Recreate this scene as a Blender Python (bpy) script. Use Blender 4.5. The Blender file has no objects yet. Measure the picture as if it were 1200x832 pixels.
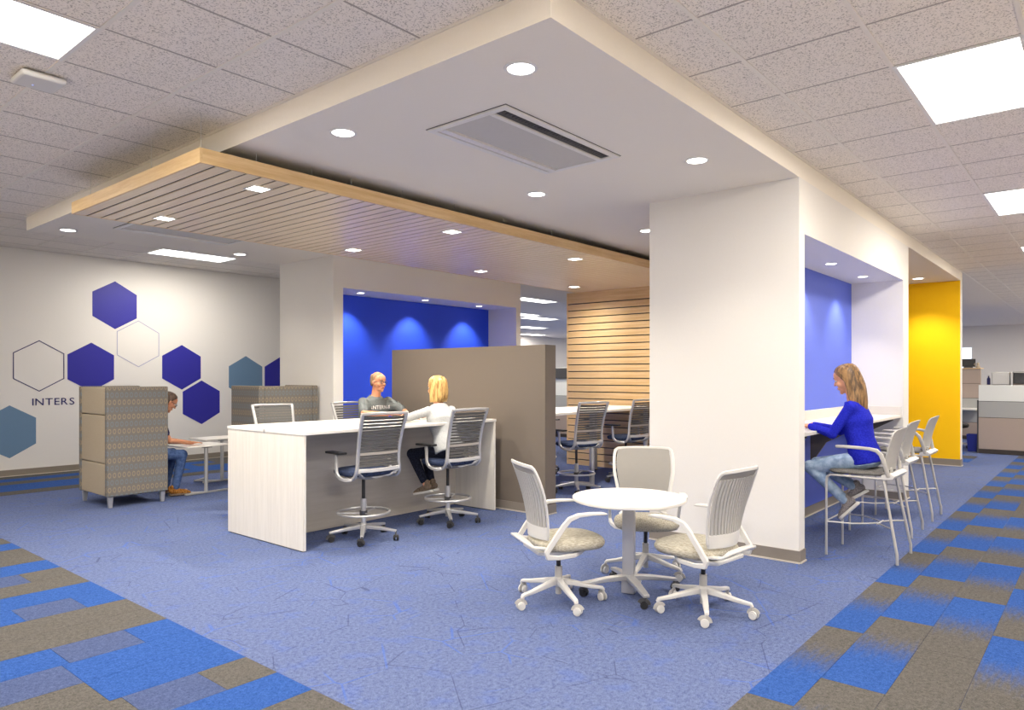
import bpy, bmesh, math, random
from mathutils import Vector, Matrix, Quaternion, noise as mnoise
random.seed(7)
C = bpy.context.scene.collection
SC = bpy.context.scene
PI = math.pi

# ------------------------------------------------------------------ camera, world, exposure
cd = bpy.data.cameras.new('camera')
cam = bpy.data.objects.new('camera', cd)
C.objects.link(cam)
cam.location = (0, 0, 1.5)
cam.rotation_euler = (PI / 2, 0, math.radians(40.108 - 90))
cd.sensor_fit = 'HORIZONTAL'
cd.sensor_width = 36.0
cd.lens = 36.0 * 832.22 / 1200.0
cd.shift_y = 25.0 / 1200.0
cd.clip_end = 120
SC.camera = cam
w = bpy.data.worlds.new('world')
SC.world = w
w.use_nodes = True
w.node_tree.nodes['Background'].inputs[0].default_value = (1.0, 0.965, 0.90, 1)
w.node_tree.nodes['Background'].inputs[1].default_value = 0.4
SC.view_settings.view_transform = 'Standard'
SC.view_settings.look = 'None'
SC.view_settings.gamma = 1.0
SC.view_settings.exposure = 0.0
SC.view_settings.use_curve_mapping = False
SC.cycles.use_denoising = True
SC.cycles.max_bounces = 10
SC.cycles.diffuse_bounces = 6
SC.cycles.sample_clamp_indirect = 6.0

WARM = (1.0, 0.91, 0.78)
TROFFER_W = 62.0
CAN_W = 12.5
WASH_W = 18.0
CLOUD_W = 46.0

sd = bpy.data.lights.new('added_sun', 'SUN')  # no sun in view; added to light the paving outside
sd.energy, sd.angle, sd.color = 4.0, 0.01, (1.0, 0.95, 0.86)
added_sun = bpy.data.objects.new('added_sun', sd)
C.objects.link(added_sun)
added_sun.rotation_euler = Vector((-0.45, -0.40, -1.0)).to_track_quat('-Z', 'Y').to_euler()


# ------------------------------------------------------------------ node helpers
class G:
    def __init__(s, name):
        m = bpy.data.materials.new(name)
        m.use_nodes = True
        s.m, s.t = m, m.node_tree
        s.b = s.t.nodes['Principled BSDF']

    def n(s, typ, **kw):
        o = s.t.nodes.new(typ)
        for k, v in kw.items():
            setattr(o, k, v)
        return o

    def put(s, sock, v):
        if hasattr(v, 'is_output') or isinstance(v, bpy.types.NodeSocket):
            s.t.links.new(v, sock)
        else:
            sock.default_value = v

    def math(s, op, a, b=0.0, c=None):
        o = s.n('ShaderNodeMath', operation=op)
        s.put(o.inputs[0], a)
        s.put(o.inputs[1], b)
        if c is not None:
            s.put(o.inputs[2], c)
        return o.outputs[0]

    def mix(s, f, a, b):
        o = s.n('ShaderNodeMix', data_type='RGBA')
        s.put(o.inputs[0], f)
        for i, v in ((6, a), (7, b)):
            s.put(o.inputs[i], v if not isinstance(v, tuple) else (*v[:3], 1))
        return o.outputs[2]

    def coord(s, which='Object', scale=None, rot=None):
        o = s.n('ShaderNodeTexCoord').outputs[which]
        if scale or rot:
            mp = s.n('ShaderNodeMapping')
            s.t.links.new(o, mp.inputs[0])
            if scale:
                mp.inputs['Scale'].default_value = scale
            if rot:
                mp.inputs['Rotation'].default_value = rot
            o = mp.outputs[0]
        return o

    def noise(s, scale, vec, detail=2.0, rough=0.5):
        o = s.n('ShaderNodeTexNoise')
        o.inputs['Scale'].default_value = scale
        o.inputs['Detail'].default_value = detail
        o.inputs['Roughness'].default_value = rough
        s.t.links.new(vec, o.inputs['Vector'])
        return o.outputs[0]

    def vor(s, scale, vec, feature='DISTANCE_TO_EDGE', rnd=1.0):
        o = s.n('ShaderNodeTexVoronoi', feature=feature)
        o.inputs['Scale'].default_value = scale
        o.inputs['Randomness'].default_value = rnd
        s.t.links.new(vec, o.inputs['Vector'])
        return o.outputs[0]

    def step(s, v, lo, hi):
        o = s.n('ShaderNodeMapRange', interpolation_type='SMOOTHSTEP')
        s.put(o.inputs[0], v)
        o.inputs[1].default_value = lo
        o.inputs[2].default_value = hi
        return o.outputs[0]

    def bump(s, h, strength=0.3, dist=0.002):
        o = s.n('ShaderNodeBump')
        o.inputs['Strength'].default_value = strength
        o.inputs['Distance'].default_value = dist
        s.put(o.inputs['Height'], h)
        s.t.links.new(o.outputs[0], s.b.inputs['Normal'])

    def set(s, col=None, rough=None, metal=None, spec=None):
        if col is not None:
            s.put(s.b.inputs['Base Color'], (*col[:3], 1) if isinstance(col, tuple) else col)
        if rough is not None:
            s.put(s.b.inputs['Roughness'], rough)
        if metal is not None:
            s.b.inputs['Metallic'].default_value = metal
        if spec is not None:
            s.b.inputs['Specular IOR Level'].default_value = spec
        return s


def srgb(r, g, b):
    f = lambda c: (c / 255 / 12.92) if c / 255 <= 0.04045 else ((c / 255 + 0.055) / 1.055) ** 2.4
    return (f(r), f(g), f(b))


def plain(name, col, rough=0.5, metal=0.0, var=0.04, scale=30.0, bump=0.0, spec=0.5):
    g = G(name)
    v = g.coord('Object')
    n = g.noise(scale, v, 3)
    d = tuple(max(0, c * (1 - var)) for c in col)
    l = tuple(min(1, c * (1 + var)) for c in col)
    g.set(g.mix(n, d, l), rough, metal, spec)
    if bump:
        g.bump(n, bump, 0.002)
    return g.m


def glow(name, col, strength):
    g = G(name)
    g.set((0.8, 0.8, 0.8), 0.6)
    g.b.inputs['Emission Color'].default_value = (*col, 1)
    g.b.inputs['Emission Strength'].default_value = strength
    return g.m


M = {}
M['wall'] = plain('white wall paint', (0.80, 0.785, 0.76), 0.75, var=0.015, scale=60, bump=0.04, spec=0.25)
M['wall_far'] = plain('grey white wall paint', (0.74, 0.72, 0.69), 0.75, var=0.015, scale=60, spec=0.25)
M['soffit'] = plain('soffit paint', (0.86, 0.815, 0.74), 0.8, var=0.015, scale=60, spec=0.2)
M['blue_wall'] = plain('royal blue wall paint', srgb(38, 74, 214), 0.55, var=0.03, scale=40, spec=0.35)
M['blue_wall_pale'] = plain('mid blue wall paint', srgb(92, 112, 214), 0.55, var=0.03, scale=40, spec=0.35)
M['yellow_wall'] = plain('yellow wall paint', srgb(255, 200, 0), 0.6, var=0.02, scale=40, spec=0.3)
M['taupe'] = plain('taupe wall paint', srgb(116, 107, 98), 0.7, var=0.02, scale=50, bump=0.04, spec=0.3)
M['base'] = plain('rubber base', srgb(136, 128, 119), 0.5, var=0.03)
M['base_lip'] = plain('pale base lip', srgb(205, 198, 188), 0.5, var=0.03)
M['white_lam'] = plain('white laminate', (0.86, 0.84, 0.80), 0.35, var=0.012, scale=12, spec=0.4)
M['white_plastic'] = plain('white plastic', (0.66, 0.655, 0.64), 0.38, var=0.015)
M['grey_plastic'] = plain('light grey plastic', (0.48, 0.47, 0.45), 0.42, var=0.02)
M['rib_grey'] = plain('warm grey slot plastic', (0.30, 0.29, 0.275), 0.6, var=0.03)
M['platinum'] = plain('platinum painted metal', (0.55, 0.55, 0.56), 0.32, 0.55, var=0.03)
M['silver_tube'] = plain('silver tube', (0.60, 0.59, 0.57), 0.35, 0.5, var=0.03)
M['black'] = plain('black plastic', (0.018, 0.018, 0.02), 0.45, var=0.1)
M['dark_grey'] = plain('dark grey plastic', (0.06, 0.06, 0.065), 0.5, var=0.08)
M['mesh_slat'] = plain('charcoal elastic band', (0.11, 0.108, 0.105), 0.7, var=0.12, scale=90)
M['lumbar'] = plain('pale lumbar strap', (0.50, 0.46, 0.40), 0.6, var=0.05)
M['white_frost'] = plain('frosted white panel', (0.80, 0.83, 0.82), 0.25, var=0.01)
M['cub_grey'] = plain('cool grey panel fabric', (0.42, 0.43, 0.43), 0.9, var=0.05, scale=150)
M['cub_taupe'] = plain('taupe panel fabric', srgb(178, 163, 153), 0.9, var=0.05, scale=150)
M['cub_base'] = plain('dark brown panel base', srgb(62, 55, 50), 0.5)
M['lamp_face'] = glow('troffer diffuser', (1.0, 0.985, 0.95), 6.0)
M['can_face'] = glow('downlight lens', (1.0, 0.98, 0.93), 9.0)
M['trim_white'] = plain('white trim metal', (0.78, 0.77, 0.75), 0.4)
M['blue_led'] = glow('blue indicator', (0.1, 0.2, 1.0), 4.0)
M['sky_pane'] = glow('daylit window pane', (0.78, 0.88, 1.0), 1.3)
M['paving'] = plain('added bounce paving', (0.56, 0.52, 0.46), 0.9, scale=2)
M['vinyl'] = plain('added bounce floor', (0.66, 0.58, 0.47), 0.5, scale=4)
M['paper'] = plain('paper', (0.85, 0.85, 0.83), 0.8, var=0.01)
M['navy_print'] = plain('navy vinyl', srgb(34, 36, 104), 0.5)
M['hex_blue'] = plain('indigo vinyl', srgb(44, 42, 156), 0.5, var=0.02)
M['hex_steel'] = plain('steel blue vinyl', srgb(104, 136, 168), 0.5, var=0.02)
M['hex_line'] = plain('pale violet vinyl', srgb(168, 170, 200), 0.5)
M['waste_blue'] = plain('blue bin plastic', srgb(30, 46, 150), 0.5)


def wood(name, light, dark, axis):
    g = G(name)
    sc = [28, 28, 28]
    sc[axis] = 1.6
    v = g.coord('Object', scale=tuple(sc))
    n = g.noise(1.0, v, 4, 0.6)
    f = g.noise(9.0, v, 2)
    a = g.math('ADD', g.math('MULTIPLY', n, 0.75), g.math('MULTIPLY', f, 0.25))
    g.set(g.mix(g.step(a, 0.3, 0.7), dark, light), 0.30 if 'slat' in name else 0.42, spec=0.5)
    return g.m


MAPLE = (srgb(236, 206, 156), srgb(214, 178, 124))
M['maple_y'] = wood('pale maple along depth', *MAPLE, 1)
M['maple_x'] = wood('pale maple along length', *MAPLE, 0)
M['maple_face'] = wood('pale maple slat face', srgb(250, 232, 202), srgb(236, 214, 178), 1)
M['counter'] = plain('warm white counter laminate', (0.72, 0.69, 0.63), 0.4, var=0.02, scale=20)
M['cass_grey'] = plain('cassette panel grey', (0.56, 0.55, 0.53), 0.5)
M['lam_grain'] = wood('whitewashed laminate', (0.82, 0.79, 0.73), (0.74, 0.71, 0.65), 2)
M['grey_grain'] = wood('greige laminate', (0.50, 0.47, 0.43), (0.44, 0.41, 0.37), 0)


def carpet(name, kind):
    g = G(name)
    v = g.coord('Object')
    gm = g.n('ShaderNodeNewGeometry').outputs['Position']
    fine = g.noise(190, gm, 2, 0.7)
    mid = g.noise(45, gm, 3, 0.6)
    big = g.noise(1.3, gm, 2)
    grey_d, grey_l = srgb(68, 67, 66), srgb(106, 103, 100)
    blue_d, blue_l = srgb(32, 62, 122), srgb(62, 98, 166)
    fld_d, fld_l = srgb(57, 69, 110), srgb(117, 130, 167)
    sp = g.step(g.math('ADD', g.math('MULTIPLY', fine, 0.65), g.math('MULTIPLY', mid, 0.35)), 0.3, 0.7)
    if kind == 'field':
        c = g.mix(sp, fld_d, fld_l)
        bl = g.step(g.noise(7, gm, 2), 0.52, 0.7)
        c = g.mix(g.math('MULTIPLY', bl, 0.13), c, srgb(60, 100, 205))
        warp = g.noise(0.9, gm, 1)
        e1 = g.vor(1.7, gm)
        e2 = g.vor(2.6, g.coord('Object', rot=(0, 0, 0.7)))
        l1 = g.math('MULTIPLY', g.math('SUBTRACT', 1.0, g.step(e1, 0.002, 0.008)), g.step(g.noise(2.3, gm, 1), 0.50, 0.54))
        l2 = g.math('MULTIPLY', g.math('SUBTRACT', 1.0, g.step(e2, 0.006, 0.022)), g.step(g.noise(1.9, gm, 1), 0.52, 0.6))
        c = g.mix(g.math('MULTIPLY', l2, 0.35), c, srgb(58, 100, 200))
        c = g.mix(g.math('MULTIPLY', l1, 0.5), c, srgb(52, 58, 90))
    else:
        cg = g.mix(sp, grey_d, grey_l)
        cb = g.mix(sp, blue_d, blue_l)
        if kind == 'grey':
            c = cg
        elif kind == 'blue':
            c = cb
        else:
            gx = g.n('ShaderNodeSeparateXYZ')
            g.t.links.new(g.coord('Generated'), gx.inputs[0])
            ln = g.noise(60, g.coord('Object', scale=(0.15, 1, 1)), 2)
            x = g.math('ADD', gx.outputs[0], g.math('MULTIPLY', g.math('SUBTRACT', ln, 0.5), 0.35))
            f = g.step(x, 0.30, 0.75)
            c = g.mix(f, cb, cg)
            if kind == 'slate':
                c = g.mix(0.5, cb, cg)
    g.set(c, 1.0, spec=0.05)
    g.bump(fine, 0.5, 0.004)
    return g.m


for k in ('field', 'grey', 'blue', 'ombre', 'slate'):
    M['carpet_' + k] = carpet('carpet ' + k, k)


def tile_mat():
    g = G('mineral fibre ceiling tile')
    p = g.n('ShaderNodeNewGeometry').outputs['Position']
    n = g.noise(115, p, 2, 0.6)
    pit = g.step(n, 0.36, 0.46)
    big = g.noise(30, p, 2)
    c = g.mix(pit, (0.46, 0.43, 0.395), (0.90, 0.85, 0.79))
    c = g.mix(g.math('MULTIPLY', big, 0.2), c, (0.68, 0.64, 0.60))
    g.set(c, 0.95, spec=0.1)
    g.bump(pit, 0.5, 0.003)
    return g.m


M['tile'] = tile_mat()
M['tee'] = plain('ceiling tee paint', (0.80, 0.76, 0.70), 0.5, var=0.02)
M['tee_shade'] = plain('cross tee with painted shade', (0.40, 0.37, 0.34), 0.6, var=0.02)  # cross tees coloured darker to stand in for shadow at the tile joints


def fabric(name, a, b, scale=260, bump=0.3, stretch=None):
    g = G(name)
    v = g.coord('Object', scale=stretch or (1, 1, 1))
    n = g.noise(scale, v, 2, 0.6)
    g.set(g.mix(g.step(n, 0.3, 0.7), a, b), 0.95, spec=0.1)
    g.bump(n, bump, 0.002)
    return g.m


M['seat_blue'] = fabric('navy speckled seat fabric', srgb(26, 32, 54), srgb(72, 84, 114), 160)
M['seat_cream'] = fabric('oatmeal ribbed seat fabric', srgb(150, 145, 130), srgb(196, 191, 178), 170, 0.3, (1, 0.2, 1))
M['seat_grey'] = fabric('grey seat fabric', srgb(96, 95, 93), srgb(136, 134, 131), 220)
M['tan'] = fabric('tan upholstery', srgb(164, 152, 132), srgb(186, 174, 154), 300)
M['grey_up'] = fabric('grey upholstery', srgb(104, 99, 91), srgb(132, 126, 117), 300)
M['denim'] = fabric('blue denim', srgb(62, 84, 130), srgb(88, 112, 158), 22, 0.5)
M['denim_pale'] = fabric('pale blue denim', srgb(128, 152, 184), srgb(170, 190, 214), 18, 0.5)
M['denim_dark'] = fabric('dark trousers', srgb(24, 26, 38), srgb(46, 50, 66), 60, 0.3)
M['shirt_grey'] = fabric('heather grey jersey', srgb(92, 98, 100), srgb(128, 134, 135), 200, 0.3)
M['shirt_navy'] = fabric('navy jersey', srgb(24, 26, 62), srgb(38, 40, 84), 200, 0.3)
M['knit_white'] = fabric('pale grey knit', srgb(172, 176, 179), srgb(196, 198, 199), 120, 0.5)
M['knit_blue'] = fabric('royal blue knit', srgb(30, 36, 164), srgb(42, 50, 192), 90, 0.5)
M['suede'] = fabric('tan leather', srgb(124, 78, 34), srgb(188, 132, 66), 60, 0.3)
M['shoe_grey'] = fabric('grey canvas', srgb(112, 108, 112), srgb(158, 152, 152), 120, 0.3)
M['shoe_brown'] = fabric('taupe canvas', srgb(96, 82, 70), srgb(150, 132, 114), 120, 0.3)
M['sole'] = plain('white rubber sole', (0.7, 0.69, 0.66), 0.6)


def skin(name, col):
    g = G(name)
    v = g.coord('Object')
    n = g.noise(18, v, 3)
    g.set(g.mix(n, tuple(c * 0.86 for c in col), tuple(min(1, c * 1.1) for c in col)), 0.5, spec=0.35)
    g.b.inputs['Subsurface Weight'].default_value = 0.12
    g.b.inputs['Subsurface Radius'].default_value = (0.02, 0.008, 0.004)
    return g.m


M['skin_a'] = skin('fair skin', srgb(226, 168, 132))
M['skin_b'] = skin('ruddy skin', srgb(214, 152, 118))
M['lips'] = plain('lip skin', srgb(186, 104, 94), 0.4)
M['eye_white'] = plain('eye white', (0.75, 0.74, 0.72), 0.2)
M['iris'] = plain('dark iris', (0.05, 0.04, 0.035), 0.15)


def hair_mat(name, dark, light, scale=55):
    g = G(name)
    v = g.coord('Object', scale=(1, 1, 0.08))
    n = g.noise(scale, v, 3, 0.65)
    g.set(g.mix(g.step(n, 0.32, 0.68), dark, light), 0.42, spec=0.5)
    g.bump(n, 0.6, 0.003)
    return g.m


M['hair_blonde'] = hair_mat('blonde hair', srgb(150, 100, 44), srgb(238, 200, 128))
M['hair_honey'] = hair_mat('honey brown hair', srgb(66, 47, 30), srgb(162, 124, 78))
M['hair_brown'] = hair_mat('short brown hair', srgb(58, 44, 36), srgb(112, 88, 70))
M['hair_grey'] = hair_mat('short greying hair', srgb(110, 84, 62), srgb(168, 138, 108))


def lounge_pattern():
    g = G('patterned grey upholstery')
    sx = g.n('ShaderNodeSeparateXYZ')
    g.t.links.new(g.coord('Object'), sx.inputs[0])
    h = g.math('ADD', sx.outputs[0], sx.outputs[1])
    row = g.math('MULTIPLY', sx.outputs[2], 1 / 0.083)
    odd = g.math('GREATER_THAN', g.math('FRACT', g.math('MULTIPLY', row, 0.5)), 0.5)
    col = g.math('ADD', g.math('MULTIPLY', h, 1 / 0.052), g.math('MULTIPLY', odd, 0.5))
    fx = g.math('SUBTRACT', g.math('FRACT', col), 0.5)
    fz = g.math('SUBTRACT', g.math('FRACT', row), 0.5)
    rr = g.math('SQRT', g.math('ADD', g.math('POWER', g.math('MULTIPLY', fx, 1.25), 2.0), g.math('POWER', g.math('MULTIPLY', fz, 1.15), 2.0)))
    ring = g.math('LESS_THAN', g.math('ABSOLUTE', g.math('SUBTRACT', rr, 0.34)), 0.10)
    brk = g.math('GREATER_THAN', g.math('FRACT', g.math('MULTIPLY', col, 0.5)), 0.3)
    n = g.noise(260, g.coord('Object'), 2)
    basec = g.mix(n, srgb(106, 103, 98), srgb(134, 130, 124))
    ink = g.mix(odd, srgb(166, 148, 122), srgb(120, 134, 146))
    g.set(g.mix(g.math('MULTIPLY', ring, 0.6), basec, ink), 0.95, spec=0.1)
    g.bump(n, 0.3, 0.002)
    return g.m


M['pattern'] = lounge_pattern()


# ------------------------------------------------------------------ mesh helpers
class MB:
    def __init__(s):
        s.v, s.f = [], []

    def add(s, vs, fs, X=None):
        o = len(s.v)
        s.v += [tuple(X @ Vector(p)) if X else tuple(p) for p in vs]
        s.f += [tuple(i + o for i in f) for f in fs]
        return s

    def box(s, x0, x1, y0, y1, z0, z1, X=None):
        vs = [(x, y, z) for z in (z0, z1) for y in (y0, y1) for x in (x0, x1)]
        return s.add(vs, [(0, 2, 3, 1), (4, 5, 7, 6), (0, 1, 5, 4), (1, 3, 7, 5), (3, 2, 6, 7), (2, 0, 4, 6)], X)

    def loft(s, rings, closed=False, cap=True, X=None):
        n = len(rings[0])
        vs = [p for r in rings for p in r]
        fs = []
        m = len(rings)
        for i in range(m if closed else m - 1):
            a, b = i * n, ((i + 1) % m) * n
            for k in range(n):
                fs.append((a + k, a + (k + 1) % n, b + (k + 1) % n, b + k))
        if cap and not closed:
            fs.append(tuple(range(n - 1, -1, -1)))
            fs.append(tuple((m - 1) * n + k for k in range(n)))
        return s.add(vs, fs, X)

    def tube(s, pts, r, n=8, closed=False, cap=True, sq=None, up=None, X=None):
        """sweep a round (radius r) or rectangular (sq=(w,h)) section along pts; up fixes the section's second axis"""
        P = [Vector(p) for p in pts]
        m = len(P)
        rings = []
        nrm = None
        for i in range(m):
            if closed:
                t = (P[(i + 1) % m] - P[i - 1]).normalized()
            else:
                t = (P[min(i + 1, m - 1)] - P[max(i - 1, 0)]).normalized()
            if up is not None:
                b = Vector(up)
                b = (b - t * b.dot(t)).normalized()
            else:
                if nrm is None:
                    a = Vector((0, 0, 1)) if abs(t.z) < 0.9 else Vector((1, 0, 0))
                    b = (a - t * a.dot(t)).normalized()
                else:
                    b = (nrm - t * nrm.dot(t)).normalized()
            nrm = b
            c = t.cross(b)
            rr = r[i] if isinstance(r, (list, tuple)) else r
            if sq:
                w_, h_ = (sq[i] if isinstance(sq[0], (list, tuple)) else sq)
                rings.append([tuple(P[i] + c * (x * w_ / 2) + b * (y * h_ / 2)) for x, y in ((-1, -1), (1, -1), (1, 1), (-1, 1))])
            else:
                rings.append([tuple(P[i] + (c * math.cos(q) + b * math.sin(q)) * rr) for q in (2 * PI * k / n for k in range(n))])
        return s.loft(rings, closed, cap, X)

    def cyl(s, p, q, r0, r1=None, n=16, X=None):
        return s.tube([p, q], [r0, r0 if r1 is None else r1], n, X=X)

    def lathe(s, prof, n=24, X=None, sx=1.0, sy=1.0):
        rings = [[(r * sx * math.cos(2 * PI * k / n), r * sy * math.sin(2 * PI * k / n), z) for k in range(n)] for r, z in prof]
        return s.loft(rings, X=X)

    def ell(s, c, r, X=None, n=12, m=8):
        vs = [(c[0], c[1], c[2] - r[2])]
        for i in range(1, m):
            a = PI * i / m - PI / 2
            for k in range(n):
                b = 2 * PI * k / n
                vs.append((c[0] + r[0] * math.cos(a) * math.cos(b), c[1] + r[1] * math.cos(a) * math.sin(b), c[2] + r[2] * math.sin(a)))
        vs.append((c[0], c[1], c[2] + r[2]))
        fs = [(0, 1 + (k + 1) % n, 1 + k) for k in range(n)]
        for i in range(m - 2):
            a, b = 1 + i * n, 1 + (i + 1) * n
            fs += [(a + k, a + (k + 1) % n, b + (k + 1) % n, b + k) for k in range(n)]
        e = len(vs) - 1
        a = 1 + (m - 2) * n
        fs += [(a + k, a + (k + 1) % n, e) for k in range(n)]
        return s.add(vs, fs, X)

    def caps(s, p, q, r0, r1, n=10):
        """tapered capsule between two joints"""
        p, q = Vector(p), Vector(q)
        t = (q - p)
        L = t.length
        t = t.normalized() if L > 1e-6 else Vector((0, 0, 1))
        a = Vector((0, 0, 1)) if abs(t.z) < 0.9 else Vector((1, 0, 0))
        b = (a - t * a.dot(t)).normalized()
        c = t.cross(b)
        rings = []
        for k in (-80, -50, -20):
            k = math.radians(k)
            rings.append((p + t * (r0 * math.sin(k)), r0 * math.cos(k)))
        for k in (20, 50, 80):
            k = math.radians(k)
            rings.append((q + t * (r1 * math.sin(k)), r1 * math.cos(k)))
        rr = [[tuple(o + (c * math.cos(2 * PI * i / n) + b * math.sin(2 * PI * i / n)) * r) for i in range(n)] for o, r in rings]
        return s.loft(rr)

    def prism(s, poly, z0, z1, X=None):
        return s.loft([[(x, y, z0) for x, y in poly], [(x, y, z1) for x, y in poly]], X=X)

    def mesh(s, name):
        me = bpy.data.meshes.new(name)
        me.from_pydata(s.v, [], s.f)
        me.validate()
        bm = bmesh.new()
        bm.from_mesh(me)
        bmesh.ops.recalc_face_normals(bm, faces=bm.faces)
        bm.to_mesh(me)
        bm.free()
        return me

    def build(s, name, mat, parent=None, smooth=35, bevel=0.0, seg=2, sub=0):
        me = s.mesh(name)
        if smooth:
            me.shade_smooth()
            me.set_sharp_from_angle(angle=math.radians(smooth))
        o = bpy.data.objects.new(name, me)
        C.objects.link(o)
        me.materials.append(M[mat] if isinstance(mat, str) else mat)
        if parent:
            o.parent = parent
        if bevel:
            b = o.modifiers.new('bevel', 'BEVEL')
            b.width, b.segments, b.limit_method, b.angle_limit = bevel, seg, 'ANGLE', math.radians(40)
            me.shade_smooth()
            me.set_sharp_from_angle(angle=math.radians(60))
        if sub:
            b = o.modifiers.new('subdivision', 'SUBSURF')
            b.levels = b.render_levels = sub
            me.shade_smooth()
        return o


def box(name, mat, parent, *d, **k):
    return MB().box(*d).build(name, mat, parent, **k)


def tag(o, label=None, cat=None, group=None, kind=None):
    for k, v in (('label', label), ('category', cat), ('group', group), ('kind', kind)):
        if v:
            o[k] = v
    return o


def thing(name, label, cat, loc=(0, 0, 0), rz=0.0, group=None, kind=None):
    o = bpy.data.objects.new(name, None)
    o.empty_display_size = 0.1
    C.objects.link(o)
    o.location = loc
    o.rotation_euler = (0, 0, rz)
    return tag(o, label, cat, group, kind)


def copy_tree(o, parent=None):
    c = o.copy()
    C.objects.link(c)
    c.parent = parent
    for ch in list(o.children):
        copy_tree(ch, c)
    return c


def dup(o, label, loc, rz, group=None):
    c = copy_tree(o)
    c.location, c.rotation_euler = loc, (0, 0, rz)
    c['label'] = label
    if group:
        c['group'] = group
    return c


def inst(o, parent, loc, rz=0.0):
    c = o.copy()
    C.objects.link(c)
    c.parent = parent
    c.location, c.rotation_euler = loc, (0, 0, rz)
    return c


def lamp(name, kind, loc, watts, parent=None, size=0.1, sy=None, col=WARM, spot=None, blend=0.6, aim=None):
    l = bpy.data.lights.new(name, kind)
    l.energy, l.color = watts, col
    if kind == 'AREA':
        l.shape = 'RECTANGLE' if sy else 'DISK'
        l.size = size
        if sy:
            l.size_y = sy
    elif kind == 'SPOT':
        l.spot_size, l.spot_blend, l.shadow_soft_size = spot, blend, size
    else:
        l.shadow_soft_size = size
    o = bpy.data.objects.new(name, l)
    C.objects.link(o)
    o.location = loc
    if parent:
        o.parent = parent
    if aim:
        o.rotation_euler = Vector(aim).to_track_quat('-Z', 'Y').to_euler()
    return o

# ------------------------------------------------------------------ the setting
ZC, ZS, ZF = 3.252, 3.098, 3.43      # ceiling, soffit, raised ceiling by the hexagon wall
XF, YF = 2.528, 1.905                # soffit's two outer faces
YW = 12.585                          # hexagon wall
X0, X1, Y0, Y1 = -6.0, 29.7, -7.0, 19.6


def struct(name, mat, *d, parent=None, label=None, cat=None, **k):
    o = box(name, mat, parent, *d, smooth=0, **k)
    if parent is None:
        tag(o, label, cat, None, 'structure')
    return o


def struct_mb(name, mat, mb, label, cat, **k):
    return tag(mb.build(name, mat, None, **k), label, cat, None, 'structure')


floor = struct('floor', 'carpet_field', 1.985, X1, 1.31, Y1, -0.12, 0.0, label='heathered blue carpet floor with bands of blue and grey planks', cat='floor')

box('aisle_carpet', 'carpet_slate', floor, -0.6, 1.985, -0.9, Y1, -0.12, 0.0, smooth=0)
box('aisle_carpet', 'carpet_slate', floor, 1.985, X1, -0.9, 1.31, -0.12, 0.0, smooth=0)
box('added_pale_floor', 'vinyl', floor, X0, -0.6, Y0, Y1, -0.12, 0.0, smooth=0)  # pale floor out of view, added to bounce light onto the ceiling
box('added_pale_floor', 'vinyl', floor, -0.6, X1, Y0, -0.9, -0.12, 0.0, smooth=0)
# carpet planks: one mesh per length and finish, shared
_pl = {}


def plank(x0, x1, y0, y1, kind, flip=False):
    L, W = round(x1 - x0, 3), round(y1 - y0, 3)
    key = (L, W, kind)
    if key not in _pl:
        _pl[key] = MB().box(-L / 2 + 0.001, L / 2 - 0.001, -W / 2 + 0.001, W / 2 - 0.001, -0.004, 0.0025).mesh('carpet_plank')
        _pl[key].materials.append(M['carpet_' + kind])
    o = bpy.data.objects.new('carpet_plank', _pl[key])
    C.objects.link(o)
    o.parent = floor
    o.location = ((x0 + x1) / 2, (y0 + y1) / 2, 0)
    if flip:
        o.rotation_euler = (0, 0, PI)


# corridor band on the near left: rows run along X, ends flush with X = 1.98
LX = 1.985
rows = [(2.02, 2.32, 'blue', None), (2.32, 2.62, 'grey', None), (2.62, 2.92, 'grey', None), (2.92, 3.225, 'blue', None), (3.225, 3.53, 'grey', (1.72, 'slate', 0.36, 'grey')),
        (3.53, 3.84, 'blue', (1.31, 'grey', 1.2, 'blue')), (3.84, 4.155, 'blue', (1.31, 'slate', 1.2, 'blue')), (4.155, 4.46, 'blue', (1.73, 'slate', 0.38, 'blue')),
        (4.46, 4.765, 'grey', None), (4.765, 5.07, 'grey', None), (5.07, 5.38, 'blue', (1.75, 'slate', 0.34, 'blue')), (5.38, 5.70, 'blue', None),
        (5.70, 6.0, 'grey', None), (6.0, 6.31, 'grey', (1.70, 'slate', 0.6, 'blue')), (6.31, 6.65, 'blue', None), (6.65, 6.95, 'grey', None),
        (6.95, 7.26, 'grey', None), (7.26, 7.55, 'blue', None), (7.55, 7.84, 'grey', None), (7.84, 8.15, 'blue', None), (8.15, 8.5, 'grey', None), (8.5, 8.85, 'blue', None)]
for i, (a, b, k, st) in enumerate(rows):
    if st:
        plank(st[0], LX, a, b, k)
        plank(st[0] - st[2], st[0], a, b, st[1])
        plank(st[0] - st[2] - 1.2, st[0] - st[2], a, b, st[3])
    else:
        plank(LX - 1.2, LX, a, b, k)
        plank(LX - 2.4, LX - 1.2, a, b, random.choice(['grey', 'blue', 'ombre']))
# band along the right-hand aisle: each plank fades from blue to grey
for (a, b, off, fl, n) in ((1.10, 1.315, 3.29, False, 11), (0.81, 1.10, 2.50, False, 12), (0.52, 0.81, 3.25, True, 11), (0.23, 0.52, 2.55, True, 12), (-0.06, 0.23, 3.3, False, 9), (-0.35, -0.06, 2.6, False, 9)):
    for i in range(-1, n):
        x = off + 1.19 * i
        plank(x, x + 1.19, a, b, 'ombre' if (i * 7 + int(a * 10)) % 5 else ('grey' if fl else 'ombre'), fl)
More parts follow.
